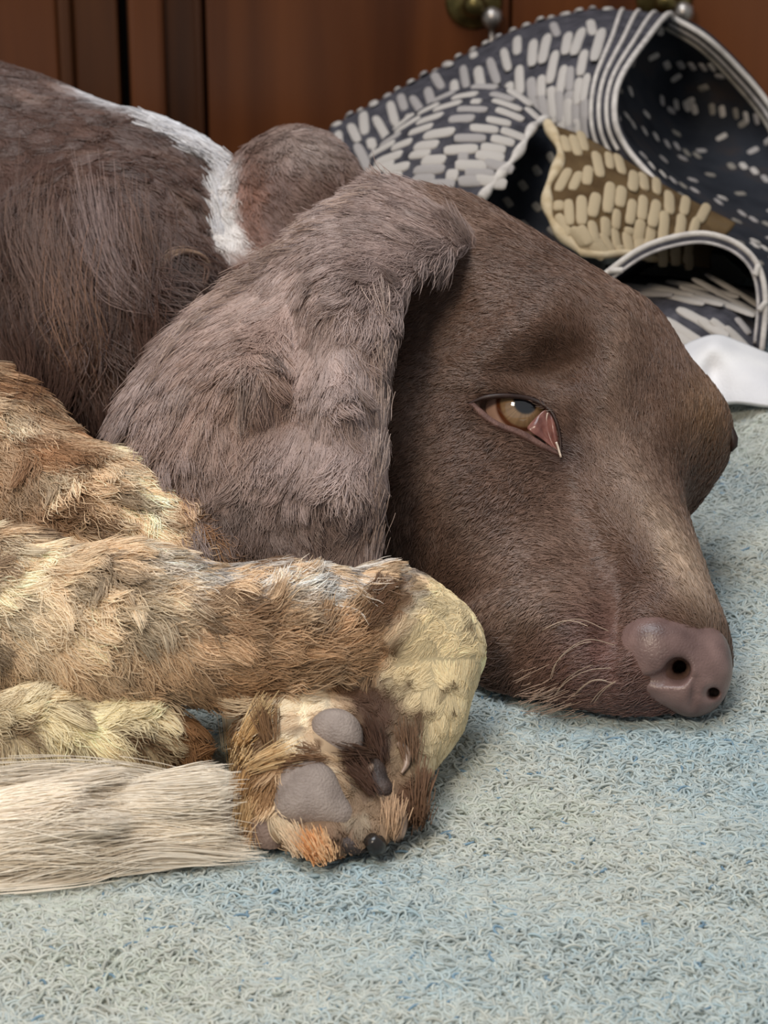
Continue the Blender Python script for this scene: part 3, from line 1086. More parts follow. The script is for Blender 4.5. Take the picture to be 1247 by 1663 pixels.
mix(lbl['ear'], lin(202, 180, 172), sstep(n3 + 0.3 * n1, 0.1, 0.8) * 0.7)
mix(lbl['ear'], lin(178, 146, 128), blob(PU, PV, 400, 620, 70, 120, 10) * 0.5)
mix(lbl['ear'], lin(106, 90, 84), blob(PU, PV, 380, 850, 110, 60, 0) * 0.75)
mix(lbl['neck'], lin(90, 66, 54), ones)
mix(lbl['hump'], lin(118, 92, 82), ones)
mix(lbl['hump'], lin(168, 150, 142), blob(PU, PV, 480, 235, 60, 22, 0) * .8)  # light grey sheen on the hump's top, put into its colour
mix(lbl['hump'], lin(140, 96, 76), blob(PU, PV, 390, 340, 26, 60, 0) * .7)
mix(lbl['body'], lin(86, 64, 56), ones)
mix(lbl['body'], lin(132, 106, 94), sstep(n1 + .5 * n3, .2, .9) * .5)
back_line = np.interp(PU, [-300, 0, 100, 200, 330, 400, 460], [60, 92, 118, 150, 205, 235, 300])
mix(lbl['body'], lin(226, 226, 230), sstep(PV - back_line, 42 + 0.06 * np.clip(PU, 0, 400), 12) * sstep(PU, 60, 130))
edge = np.interp(PV, [180, 260, 300, 350, 420, 470], [330, 330, 322, 326, 344, 350])
mix(lbl['body'] | lbl['hump'], lin(222, 216, 212), sstep(PU + 8 * n2, edge, edge + 12) * sstep(PU, edge + 70, edge + 46) * sstep(PV, 190, 230) * sstep(PV, 430, 380))
mix(lbl['body'], lin(124, 90, 70), blob(PU, PV, 120, 590, 60, 60, 0) * 0.6)
tan, cream, tick = lin(206, 177, 144), lin(242, 226, 196), lin(106, 76, 52)
for nm in ('elbow', 'foreleg', 'other_leg', 'paw'):
    mix(lbl[nm], tan, ones)
    mix(lbl[nm], cream, sstep(n1 + 0.5 * n2, 0.0, 0.5) * 0.85)
    mix(lbl[nm], tick, sstep(-n1 + 0.6 * n2 + 0.3 * n3, 0.18, 0.55) * 0.95)
mix(lbl['elbow'], lin(146, 108, 78), sstep(n3 + .4 * n2, -.4, .5) * 0.75)
mix(lbl['foreleg'], lin(164, 124, 88), blob(PU, PV, 380, 1080, 260, 55, 0) * 0.8)
mix(lbl['foreleg'], lin(112, 80, 56), sstep(n1 + .6 * n2, .25, .6) * blob(PU, PV, 350, 1010, 260, 70, 0) * .8)
mix(lbl['foreleg'], lin(250, 246, 240), sstep(n2 + n1, -0.1, 0.3) * blob(PU, PV, 480, 945, 150, 22, 6) * 1.3)
mix(lbl['foreleg'] | lbl['elbow'], lin(240, 224, 194), blob(PU, PV, 90, 1010, 130, 80, 0) * .5)
mix(lbl['foreleg'], lin(252, 248, 242), sstep(n2 + .6 * n1, -.15, .2) * blob(PU, PV, 450, 928, 130, 20, 5))
mix(lbl['foreleg'], lin(96, 66, 46), blob(PU, PV, 610, 985, 40, 24, -25) * 1.2)
mix(lbl['foreleg'], lin(90, 72, 62), sstep(n2 + 0.5 * n1, 0.15, 0.4) * blob(PU, PV, 420, 930, 220, 14, 4))
yel = lbl['paw'] | lbl['foreleg']
mix(yel, lin(224, 204, 164), sstep(PU + 0.35 * (PV - 1060), 625, 665) * sstep(PV, 1330, 1200))
mix(yel, lin(96, 70, 48), blob(PU, PV, 628, 968, 26, 30, 30) * 1.2)
for su_, sv_, r_k in ((680, 1165, 9), (735, 1110, 6), (760, 1030, 7), (722, 1120, 5), (700, 1150, 5), (660, 1185, 12), (735, 1150, 4), (668, 1108, 6), (640, 1060, 8)):
    mix(yel, lin(84, 60, 36), blob(PU, PV, su_, sv_, r_k * .8, r_k, 20) * 1.3)
pw = lbl['paw']
mix(pw, lin(92, 68, 54), blob(PU, PV, 610, 1150, 46, 34, 25) * 1.2)
mix(pw, lin(80, 58, 46), blob(PU, PV, 600, 1235, 40, 70, 10) * 1.2)
mix(pw, lin(98, 70, 52), blob(PU, PV, 660, 1320, 22, 70, 0) * 1.2)
mix(pw, lin(98, 70, 46), blob(PU, PV, 430, 1190, 18, 50, 12) * 1.0)
mix(pw, lin(170, 130, 86), blob(PU, PV, 410, 1290, 26, 60, 0) * 0.8)
mix(pw, lin(206, 150, 104), blob(PU, PV, 515, 1380, 22, 30, -30) * 1.2)
mix(pw, lin(84, 64, 54), blob(PU, PV, 540, 1350, 70, 26, 0) * 0.8)
mix(lbl['other_leg'], lin(236, 222, 184), blob(PU, PV, 130, 1175, 110, 34, 0) * 1.3)
mix(lbl['other_leg'], lin(140, 104, 72), sstep(PU, 235, 270) + blob(PU, PV, 120, 1250, 200, 14, 0) * .5)
mix(lbl['other_leg'], lin(110, 84, 60), blob(PU, PV, 215, 1195, 22, 14, 20) * 1.3 + blob(PU, PV, 100, 1150, 14, 8, -20) + blob(PU, PV, 20, 1185, 20, 10, 0))
mix(lbl['tail'], lin(242, 230, 212), ones)
mix(lbl['tail'], lin(232, 218, 202), sstep(n3, 0.1, 0.7) * 0.4)

skin_mat = attr_mat('dog_skin_and_undercoat', rough=0.75, spec=0.15)
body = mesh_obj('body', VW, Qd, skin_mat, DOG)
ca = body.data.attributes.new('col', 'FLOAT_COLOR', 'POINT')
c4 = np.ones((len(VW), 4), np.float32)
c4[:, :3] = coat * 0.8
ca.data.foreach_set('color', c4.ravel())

# nearest body depth for any picture position: to seat the eye, nose, pads and claws on the body
dep = np.full((1700, 1300), 9.0)
ok = (PU > 0) & (PU < 1299) & (PV > 0) & (PV < 1699)
np.minimum.at(dep, (PV[ok].astype(int), PU[ok].astype(int)), PD[ok])


def skin_d(u, v, r=9):
    p = dep[int(v) - r:int(v) + r + 1, int(u) - r:int(u) + r + 1]
    p = p[p < 8]
    return float(np.median(p[p < p.min() + 0.006])) if len(p) else 0.83

# ---- eye
def eyeball():
    c = at(EYE_U, EYE_V, EYE_D)
    aim = at(854, 652, EYE_D - EYE_R * 0.98) - c
    aim /= np.linalg.norm(aim)
    a = np.cross(aim, [0, 0, 1.0])
    a /= np.linalg.norm(a)
    b = np.cross(a, aim)
    nr, ns = 90, 96
    V, Cc = [], []
    for i in range(nr + 1):
        th = math.pi * i / nr
        bulge = 1.0 + 0.012 * math.exp(-(th / 0.55) ** 4)
        for k in range(ns):
            ph = 2 * math.pi * k / ns
            V.append(c + EYE_R * bulge * (aim * math.cos(th) + math.sin(th) * (a * math.cos(ph) + b * math.sin(ph))))
            streak = 0.5 + 0.5 * math.sin(ph * 23 + 3 * math.sin(ph * 5)) * math.sin(ph * 41)
            iris = lin(150, 120, 88) * (0.75 + 0.35 * streak)
            q = float(sstep(np.array(th), 0.30, 0.38))
            cc = lin(16, 14, 18) * (1 - q) + iris * q
            q = float(sstep(np.array(th), 0.66, 0.74))
            cc = cc * (1 - q) + lin(96, 52, 28) * q
            q = float(sstep(np.array(th), 0.80, 0.90))
            cc = cc * (1 - q) + lin(196, 158, 138) * q
            Cc.append(cc)
    F = [(i * ns + k, i * ns + (k + 1) % ns, (i + 1) * ns + (k + 1) % ns, (i + 1) * ns + k) for i in range(nr) for k in range(ns)]
    m = attr_mat('wet_eye', rough=0.06, spec=0.6)
    m.node_tree.nodes['Principled BSDF'].inputs['Coat Weight'].default_value = 1.0
    m.node_tree.nodes['Principled BSDF'].inputs['Coat Roughness'].default_value = 0.03
    o = mesh_obj('eye', V, F, m, DOG)
    ca = o.data.attributes.new('col', 'FLOAT_COLOR', 'POINT')
    x = np.ones((len(V), 4), np.float32)
    x[:, :3] = Cc
    ca.data.foreach_set('color', x.ravel())
    o['label'] = 'amber eye with a dark pupil and a bright glint'
    return o


EYE = eyeball()
lid_dark = noise_mat('dark_lid_skin', [(0.3, lin(38, 24, 20)), (0.7, lin(58, 38, 32))], scale=(300, 300, 300), rough=0.45, spec=0.4)
lid_pink = noise_mat('pink_lid_skin', [(0.3, lin(76, 54, 49)), (0.7, lin(118, 88, 79))], scale=(300, 300, 300), rough=0.6, spec=0.25, bump=0.4, bump_scale=1500)
haw_mat = noise_mat('wet_pink_haw', [(0.3, lin(84, 48, 42)), (0.5, lin(120, 76, 68)), (0.75, lin(152, 106, 94))], scale=(260, 260, 260), rough=0.22, spec=0.5)
print('skin depths', [round(skin_d(*p), 4) for p in ((755, 650), (770, 690), (800, 620), (860, 622), (905, 640), (925, 690), (918, 750), (860, 740), (810, 715))])


def ball_d(u, v):
    """depth of the eyeball's front at a picture position"""
    r2 = ((u - EYE_U) ** 2 + (v - EYE_V) ** 2) * S(EYE_D) ** 2
    return EYE_D - math.sqrt(max(EYE_R ** 2 - r2, 0.0))


LD = 0.0
up = [(758, 657), (772, 651), (786, 646), (806, 643), (832, 643), (858, 647), (880, 656), (894, 667), (903, 684), (909, 708), (911, 738)]
low = [(758, 657), (776, 668), (798, 684), (820, 696), (842, 704), (866, 716), (888, 728), (912, 738)]
ringp = [(748, 650), (780, 630), (805, 624), (832, 622), (860, 624), (884, 632), (908, 650), (922, 680), (926, 715), (924, 752), (890, 750), (862, 740), (836, 728), (806, 716), (780, 696), (756, 672)]
up_d = TPS([(u, v, skin_d(u, v, 12)) for u, v in ringp], 0.02)


def lid_path(pts, n, off=0.0):
    p = catmull(np.array(pts, float), n)
    return at(p[:, 0], p[:, 1], up_d(p[:, 0], p[:, 1]) - off)


V_, F_ = tube(lid_path(up, 50, -0.0006), 0.0007 * np.concatenate([np.linspace(.5, 1.2, 12), np.full(18, 1.25), np.linspace(1.2, .5, 20)]), 8)
mesh_obj('upper_eyelid', V_, F_, lid_dark, DOG)
inner = catmull(np.array([(770, 654), (784, 666), (797, 677), (816, 688), (838, 695), (858, 704), (880, 718), (909, 736)], float), 40)
outer = catmull(np.array([(761, 656), (776, 672), (796, 687), (818, 698), (841, 706), (863, 718), (885, 730), (911, 741)], float), 40)
mid = inner * .5 + outer * .5
ring = np.stack([at(inner[:, 0], inner[:, 1], up_d(inner[:, 0], inner[:, 1]) + .0030), at(inner[:, 0], inner[:, 1], up_d(inner[:, 0], inner[:, 1]) + .0004),
                 at(mid[:, 0], mid[:, 1], up_d(mid[:, 0], mid[:, 1]) - .0004), at(outer[:, 0], outer[:, 1], up_d(outer[:, 0], outer[:, 1]) - .0001),
                 at(outer[:, 0], outer[:, 1] + 7, up_d(outer[:, 0], outer[:, 1] + 7) + .0020)])
ring = np.stack([catmull(ring[:, j], 16) for j in range(ring.shape[1])], 1)
V_, F_, _ = sheet_mesh(ring, 0.0012)
mesh_obj('lower_eyelid', V_, F_, lid_pink, DOG)
hr = [[(862, 686), (874, 674), (886, 665), (897, 664), (904, 676)],
      [(856, 695), (872, 690), (886, 684), (898, 686), (908, 698)],
      [(864, 703), (878, 702), (890, 702), (900, 706), (910, 716)],
      [(884, 716), (890, 717), (896, 719), (904, 724), (911, 732)],
      [(904, 734), (906, 735), (908, 736), (910, 737), (912, 739)]]
hd = [[.0010, -.0002, -.0004, -.0002, .0010], [.0008, -.0006, .0004, -.0010, .0008], [.0004, -.0002, .0008, -.0012, .0006], [.0002, 0, .0004, -.0008, .0006], [-.0004, -.0006, -.0006, -.0006, 0]]
hc = [[(u, v, float(up_d(np.array([u]), np.array([v]))[0]) + hd[i][j] + 0.0016) for j, (u, v) in enumerate(row)] for i, row in enumerate(hr)]
V_, F_, _ = sheet_mesh(grid_surface(hc, 24, 24), 0.0015)
mesh_obj('inner_eyelid', V_, F_, haw_mat, DOG)['label'] = 'wet pink flesh in the inner corner of the eye'
V_, F_ = tube(lid_path([(903, 718), (906, 726), (908, 733), (911, 743)], 12, 0.0008), 0.0004, 6)
mesh_obj('tear_edge', V_, F_, noise_mat('pale_tear_edge', [(0.3, lin(190, 168, 150)), (0.7, lin(214, 196, 180))], scale=(300, 300, 300), rough=0.2, spec=0.6), DOG)
V_, F_ = tube(at(np.array([1182, 1188, 1191, 1191, 1187.]), np.array([690, 700, 712, 724, 732.]), np.array([.886, .885, .885, .885, .886])), [.0005, .0012, .0016, .0014, .0006], 8)
mesh_obj('far_eyelid', V_, F_, lid_dark, DOG)

# ---- nose
nose_groups = {'n': ([Ell(1100, 1080, .8136, 82, 64, 66, 14), Ell(1054, 1060, .8096, 46, 50, 34, 10), Ell(1142, 1088, .8156, 38, 55, 54), Cap((1064, 1116, .8095, 17), (1112, 1124, .8072, 20)),
                      Ell(1062, 1032, .8130, 46, 26, 46, 0), Ell(1128, 1134, .8130, 30, 24, 40, -20), Ell(1120, 1040, .8150, 50, 30, 44, 14)], 0.0065, 0.004)}
nose_carve = [Cap((1098, 1091, .788, 20), (1108, 1080, .830, 15)), Cap((1050, 1104, .8042, 5), (1072, 1104, .8025, 8)), Cap((1072, 1104, .8025, 8), (1098, 1094, .8030, 19)),
              Cap((1153, 1130, .798, 9), (1166, 1116, .825, 9)), Cap((1174, 1110, .802, 5), (1153, 1130, .802, 8)), Cap((1130, 1104, .8016, 3), (1124, 1160, .8036, 4))]
nV, nQ, _ = polygonise(nose_groups, 0.00055, (0.062, -0.072, 0.785), (0.112, -0.028, 0.835), carve=nose_carve, smooth_it=3)
nVW = cam2world(nV)
nQ = nQ[:, ::-1].copy()
nose_mat, nt, p_ = new_mat('liver_nose_leather', 0.36, lin(134, 102, 96), 0.5)
tc = nt.nodes.new('ShaderNodeTexCoord')
vo = nt.nodes.new('ShaderNodeTexVoronoi')
vo.inputs['Scale'].default_value = 900
vo.feature = 'DISTANCE_TO_EDGE'
bp = nt.nodes.new('ShaderNodeBump')
bp.inputs['Strength'].default_value = 0.35
bp.inputs['Distance'].default_value = 0.0004
no = nt.nodes.new('ShaderNodeTexNoise')
no.inputs['Scale'].default_value = 90
cr = nt.nodes.new('ShaderNodeValToRGB')
cr.color_ramp.elements[0].position, cr.color_ramp.elements[0].color = 0.3, L4(lin(92, 70, 66))
cr.color_ramp.elements[1].position, cr.color_ramp.elements[1].color = 0.7, L4(lin(138, 111, 105))
nt.links.new(tc.outputs['Object'], vo.inputs['Vector'])
nt.links.new(tc.outputs['Object'], no.inputs['Vector'])
nt.links.new(no.outputs['Fac'], cr.inputs[0])
nt.links.new(cr.outputs[0], p_.inputs['Base Color'])
nt.links.new(vo.outputs['Distance'], bp.inputs['Height'])
nt.links.new(bp.outputs[0], p_.inputs['Normal'])
NOSE = mesh_obj('nose', nVW, nQ, nose_mat, DOG)
NOSE['label'] = 'liver-brown leathery nose'

# ---- paw pads and claws
pad_mat = noise_mat('grey_pad_skin', [(0.3, lin(132, 118, 110)), (0.7, lin(162, 147, 138))], scale=(160, 160, 160), rough=0.55, spec=0.35, bump=0.5, bump_scale=1500)
pad_dark = noise_mat('dark_pad_skin', [(0.3, lin(46, 38, 36)), (0.7, lin(78, 64, 58))], scale=(200, 200, 200), rough=0.5, spec=0.4, bump=0.5, bump_scale=1500)
pad_tan = noise_mat('brown_pad_skin', [(0.3, lin(112, 92, 82)), (0.7, lin(140, 118, 106))], scale=(200, 200, 200), rough=0.55, spec=0.35, bump=0.5, bump_scale=1500)


def pad(shapes, mat, k=0.003, out=0.0):
    """shapes: (u, v, rx, ry, rz, turn); they sit on the skin and stand proud of it"""
    es = []
    for u, v, rx, ry, rz, rot in shapes:
        d = skin_d(u, v, 14) + (rz * 0.55 - out) * S(.76)
        es.append(Ell(u, v, d, rx, ry, rz, rot))
    bl = np.min([e.box()[0] for e in es], 0) - .002
    bh = np.max([e.box()[1] for e in es], 0) + .002
    V, Q, _ = polygonise({'p': (es, k, k)}, 0.0007, bl, bh, smooth_it=3)
    V, Q = cam2world(V), Q[:, ::-1].copy()
    V[:, 2] = np.maximum(V[:, 2], 0.0008)
    return mesh_obj('paw_pad', V, Q, mat, DOG)


pad([(545, 1190, 44, 40, 30, 20), (556, 1206, 30, 26, 26, 30)], pad_mat)
pad([(500, 1284, 52, 52, 34, 0), (535, 1318, 46, 30, 30, 25), (488, 1312, 44, 30, 30, -10)], pad_mat, 0.005)
pad([(434, 1358, 26, 40, 24, -18)], pad_tan)
pad([(604, 1262, 24, 32, 22, 10), (618, 1284, 22, 22, 20, 0)], pad_dark)
pad([(566, 1372, 34, 18, 20, 10)], pad_dark)
claw_black = noise_mat('black_claw', [(0.3, lin(20, 17, 16)), (0.7, lin(44, 38, 34))], scale=(200, 200, 200), rough=0.25, spec=0.6)
claw_pale = noise_mat('pale_claw', [(0.3, lin(132, 108, 92)), (0.7, lin(176, 150, 130))], scale=(200, 200, 200), rough=0.35, spec=0.5)


def claw(pts, r, mat, out=10):
    p = catmull(np.array(pts, float), 16)
    d0 = np.array([skin_d(u, v, 12) for u, v in pts])
    d = np.interp(np.linspace(0, 1, 16), np.linspace(0, 1, len(pts)), d0) - out * S(.76)
    wr = at(p[:, 0], p[:, 1], d)
    wr[:, 2] = np.maximum(wr[:, 2], 0.0015)
    V, F = tube(wr, r * np.concatenate([np.linspace(.75, 1, 5), np.linspace(1, .25, 11)]), 10)
    return mesh_obj('claw', V, F, mat, DOG)


claw([(600, 1362), (611, 1376), (606, 1394), (586, 1406)], 0.0028, claw_black, 20)
claw([(648, 1206), (660, 1222), (660, 1242), (652, 1256)], 0.0014, claw_pale)
claw([(644, 1312), (652, 1336), (648, 1362), (636, 1388)], 0.0018, claw_pale, 14)
claw([(604, 1242), (598, 1252), (590, 1268)], 0.0011, claw_pale, 22)

# ==================================================================== FUR
TRI = np.concatenate([Qd[:, [0, 1, 2]], Qd[:, [0, 2, 3]]])
tA = np.cross(VW[TRI[:, 1]] - VW[TRI[:, 0]], VW[TRI[:, 2]] - VW[TRI[:, 0]])
tArea = np.linalg.norm(tA, axis=1) / 2
tC = VW[TRI].mean(1)
tU, tV, _ = proj(tC)
tFace = (NW[TRI[:, 0]] * (CAM - tC)).sum(1) / np.linalg.norm(CAM - tC, axis=1)
tLab = lab[TRI[:, 0]]
fur_mat = attr_mat('fur', rough=0.36, spec=0.5)
soft_fur = attr_mat('pale_fur', rough=0.55, spec=0.25)


def flow(u, v, guides):
    g = np.asarray(guides, float)
    w_ = 1.0 / (((u[:, None] - g[:, 0]) ** 2 + (v[:, None] - g[:, 1]) ** 2) + 400.0) ** 1.5
    w_ /= w_.sum(1, keepdims=True)
    dirn = g[:, 2:4] / np.linalg.norm(g[:, 2:4], axis=1, keepdims=True)
    f = w_ @ dirn
    return f / (np.linalg.norm(f, axis=1, keepdims=True) + 1e-9)


def grow(name, labels, density, guides, length, lift, rad, clump=0.003, clump_k=0.5, K=6, wave=0.0, jitter=0.2, mat=None, parent=DOG,
         keep=None, tint=1.0, var=0.18, gravity=0.0, back=-0.3, clump_jit=0.25, tipk=0.3, tip=None):
    """length, lift: numbers or functions of (u, v)"""
    m = np.isin(tLab, [GN.index(n) for n in labels]) & (tFace > back) & (tU > -700) & (tV > 40)
    idx = np.nonzero(m)[0]
    A = tArea[idx]
    n = int(A.sum() * density)
    t = rng.choice(idx, n, p=A / A.sum())
    r1, r2 = np.sqrt(rng.random(n)), rng.random(n)
    bc = np.stack([1 - r1, r1 * (1 - r2), r1 * r2], 1)[:, :, None]
    T = TRI[t]
    B = (VW[T] * bc).sum(1)
    Nn = (NW[T] * bc).sum(1)
    Nn /= np.linalg.norm(Nn, axis=1, keepdims=True)
    C = (coat[T] * bc).sum(1)
    u, v, _ = proj(B)
    if keep is not None:
        k_ = rng.random(n) < keep(u, v)
        B, Nn, C, u, v = B[k_], Nn[k_], C[k_], u[k_], v[k_]
        n = len(B)
    Ln = (length(u, v) if callable(length) else np.full(n, length)) * rng.uniform(0.42, 1.2, n)
    lf = lift(u, v) if callable(lift) else np.full(n, lift)
    f = flow(u, v, guides)
    ang = 0.35 * fbm(B, 45, 51) + rng.normal(0, jitter, n)
    c_, s_ = np.cos(ang), np.sin(ang)
    f = np.stack([f[:, 0] * c_ - f[:, 1] * s_, f[:, 0] * s_ + f[:, 1] * c_], 1)
    t3 = f[:, :1] * RV - f[:, 1:] * UV
    t3 = t3 - Nn * (t3 * Nn).sum(1, keepdims=True)
    t3 /= np.linalg.norm(t3, axis=1, keepdims=True) + 1e-9
    side_ = np.cross(Nn, t3)
    # locks share a centre strand
    nc = max(8, int(n * min(1.0, (1.0 / (clump * clump)) / density)))
    ci = rng.choice(n, min(nc, n), replace=False)
    lf2 = lf * rng.uniform(0.6, 1.4, n)
    bend = rng.normal(0, clump_jit, n)
    ph = rng.uniform(0, 6.28, n)
    kd = kdtree.KDTree(len(ci))
    for i, k in enumerate(ci):
        kd.insert(B[k], i)
    kd.balance()
    own = ci[np.array([kd.find(p)[1] for p in B])]
    s = np.linspace(0, 1, K)

    def strand(i):
        Lq = Ln[i][:, None, None]
        ss = s[None, :, None]
        P = B[i][:, None] + Lq * ss * t3[i][:, None] * np.sqrt(np.maximum(1 - lf2[i] ** 2, 0.1))[:, None, None]
        P = P + Lq * Nn[i][:, None] * lf2[i][:, None, None] * (ss * (1.25 - 0.6 * ss))
        P = P + Lq * side_[i][:, None] * (bend[i][:, None, None] * ss ** 2)
        if wave:
            P = P + Lq * side_[i][:, None] * (wave * np.sin(ss * 7.0 + ph[i][:, None, None]) * ss)
        if gravity:
            P = P - np.array([0, 0, 1.0]) * Lq * gravity * ss ** 2
        return P
    P = strand(np.arange(n))
    PC = strand(own)
    kk = (clump_k * s ** 1.3)[None, :, None] * rng.uniform(0.35, 1.15, n)[:, None, None]
    kk = np.minimum(kk, 0.95)
    P = P * (1 - kk) + PC * kk
    P[:, :, 2] = np.maximum(P[:, :, 2], 0.0006)
    cv_ = rng.normal(1, var, n)[own] * 0.6 + rng.normal(1, var, n) * 0.4
    C = C * np.clip(cv_, 0.45, 1.6)[:, None] * tint
    rr = rad * np.concatenate([[0.8], np.ones(K - 2) * 1.0, [tipk]])
    o = curves_obj(name, P, rr, C, mat or fur_mat, parent)
    print(name, n)
    return o


eye_sd = lambda u, v: poly_sd(u, v, eye_open)
nose_poly = [(1012, 1020), (1060, 1000), (1110, 1010), (1165, 1030), (1195, 1080), (1180, 1140), (1120, 1165), (1075, 1140), (1030, 1090)]
head_guides = [(1120, 960, -.5, -.8), (1060, 850, -.4, -.9), (1020, 720, -.3, -.9), (1010, 560, -.5, -.85), (1090, 620, -.1, -1), (900, 450, -.8, -.55), (780, 380, -.95, -.3),
               (820, 560, -.9, -.25), (720, 560, -.9, .3), (740, 700, -.75, .65), (860, 790, -.75, .5), (760, 900, -.7, .7), (960, 900, -.9, -.1), (980, 1000, -.95, .2),
               (880, 1000, -.85, .5), (900, 1100, -.9, .4), (1000, 1130, -.95, .3), (820, 1130, -.8, .5), (690, 880, -.5, .85), (900, 620, -.6, -.7), (960, 680, -.5, -.8), (1150, 680, -.1, -1)]
grow('face_fur', ['head'], 3.4e6, head_guides,
     lambda u, v: 0.0042 + 0.004 * sstep(v, 520, 360) + 0.002 * blob(u, v, 860, 1150, 90, 40) , 0.22, 0.00012, clump=0.0022, clump_k=0.35, K=4, jitter=0.16,
     keep=lambda u, v: (eye_sd(u, v) > 1) * (poly_sd(u, v, nose_poly) > -14) * (u > 590), var=0.16)
ear_guides = [(640, 320, -.9, -.2), (560, 340, -.9, .3), (720, 370, -.95, .1), (600, 440, -.6, .8), (690, 420, -.9, .5), (500, 440, -.75, .65), (400, 480, -.75, .65), (300, 580, -.6, .8), (240, 680, -.4, .9),
              (420, 600, -.1, 1), (480, 620, .1, 1), (560, 600, .12, 1), (610, 560, .1, 1), (615, 750, -.15, 1), (560, 780, 0, 1), (450, 780, -.1, 1), (330, 760, -.2, 1), (270, 820, .1, 1), (400, 900, .1, 1), (560, 920, 0, 1)]
grow('ear_fur', ['ear'], 4.2e6, ear_guides,
     lambda u, v: 0.0105 + 0.010 * sstep(u, 420, 250) + 0.003 * sstep(u, 590, 620), lambda u, v: 0.15 + 0.14 * sstep(u, 340, 230), 0.00010, clump=0.0045, clump_k=0.7, K=7, wave=0.07, jitter=0.2, back=-0.6)
grow('body_fur', ['body', 'neck'], 1.5e6, [(0, 150, .9, .4), (200, 200, .9, .45), (340, 230, .9, .3), (100, 350, .35, .9), (250, 330, .5, .85), (60, 500, .1, 1), (150, 480, .15, 1), (210, 480, .75, .65), (120, 600, -.1, 1), (300, 450, .5, .85), (340, 330, .3, .95)],
     lambda u, v: 0.0085 + 0.024 * sstep(v, 300, 420) * (u < 300), lambda u, v: 0.12 + 0.10 * sstep(v, 300, 420), 0.00015, clump=0.008, clump_k=0.7, K=7, wave=0.10, jitter=0.2)
grow('shoulder_fur', ['hump'], 2.0e6, [(480, 230, .7, .7), (420, 300, .5, .8), (540, 300, .6, .8), (450, 400, .4, .9)], 0.008, 0.12, 0.00013, clump=0.004, clump_k=0.5, K=5)
leg_guides = [(0, 700, .6, .8), (120, 760, .75, .65), (50, 850, .8, .6), (200, 860, .85, .5), (50, 960, .9, .45), (250, 960, .95, .3), (450, 980, .95, -.3), (600, 960, .95, -.25), (300, 1080, .85, .5), (120, 1080, .8, .6), (480, 1090, .9, -.25), (620, 1000, .8, -.5), (0, 1120, .7, .7)]
grow('elbow_fur', ['elbow'], 2.6e6, leg_guides, 0.013, 0.26, 0.00012, clump=0.006, clump_k=0.78, K=7, wave=0.12, tint=1.1, mat=soft_fur, var=0.3)
grow('foreleg_fur', ['foreleg'], 3.6e6, leg_guides, lambda u, v: 0.0030 + 0.0095 * sstep(u + .2 * (v - 1000), 640, 560), lambda u, v: 0.13 + 0.11 * sstep(u, 620, 520), 0.000115,
     clump=0.0050, clump_k=0.74, K=7, wave=0.10, tint=1.1, mat=soft_fur, var=0.3)
paw_guides = [(700, 1000, -.5, .4), (740, 1080, 0, 1), (700, 1180, -.3, .95), (640, 1080, -.9, .3), (560, 1090, -.9, .35), (470, 1130, -.8, .6), (420, 1200, -.35, .95), (400, 1290, -.2, 1), (440, 1360, .1, 1), (520, 1380, .1, 1),
              (600, 1150, .5, .8), (610, 1240, .2, 1), (680, 1280, .0, 1), (660, 1350, .1, 1), (520, 1240, .9, .2), (590, 1370, 0, 1)]
pads_u = [(545, 1190, 38, 34), (506, 1292, 50, 48), (434, 1358, 22, 34)]


def paw_keep(u, v):
    k = np.ones(len(u))
    for cu, cv, a_, b_ in pads_u:
        k *= ((u - cu) / a_) ** 2 + ((v - cv) / b_) ** 2 > 1
    return k


grow('paw_fur', ['paw'], 4.5e6, paw_guides, lambda u, v: 0.0028 + 0.009 * sstep(u, 490, 400) + 0.003 * blob(u, v, 500, 1380, 60, 40), lambda u, v: 0.15 + 0.12 * sstep(u, 480, 410), 0.00011,
     clump=0.0045, clump_k=0.7, K=6, wave=0.06, tint=1.1, mat=soft_fur, keep=paw_keep, var=0.16)
grow('hind_leg_fur', ['other_leg'], 2.6e6, [(0, 1160, .95, .1), (150, 1150, .9, -.2), (100, 1230, .4, .9), (230, 1220, .5, .85), (0, 1240, -.2, 1), (270, 1190, .95, .3)], 0.010, 0.2, 0.00012,
     clump=0.0055, clump_k=0.75, K=6, wave=0.1, tint=1.1, mat=soft_fur)
grow('tail_fur', ['tail'], 3.5e6, [(0, 1290, .96, -.25), (200, 1280, 1, .05), (380, 1300, .9, .4), (0, 1370, 1, 0), (200, 1370, 1, .05), (0, 1440, .95, -.2), (150, 1420, .97, -.2), (350, 1370, 1, .15), (420, 1370, .98, .2)],
     lambda u, v: np.clip((370 - u) * S(.75) * 1.1, 0.006, 0.032), 0.06, 0.00010, clump=0.007, clump_k=0.7, K=10, wave=0.03, jitter=0.07, mat=soft_fur, var=0.08, clump_jit=0.08)


# ---- single locks that stand out from the coat
lock_store = {}


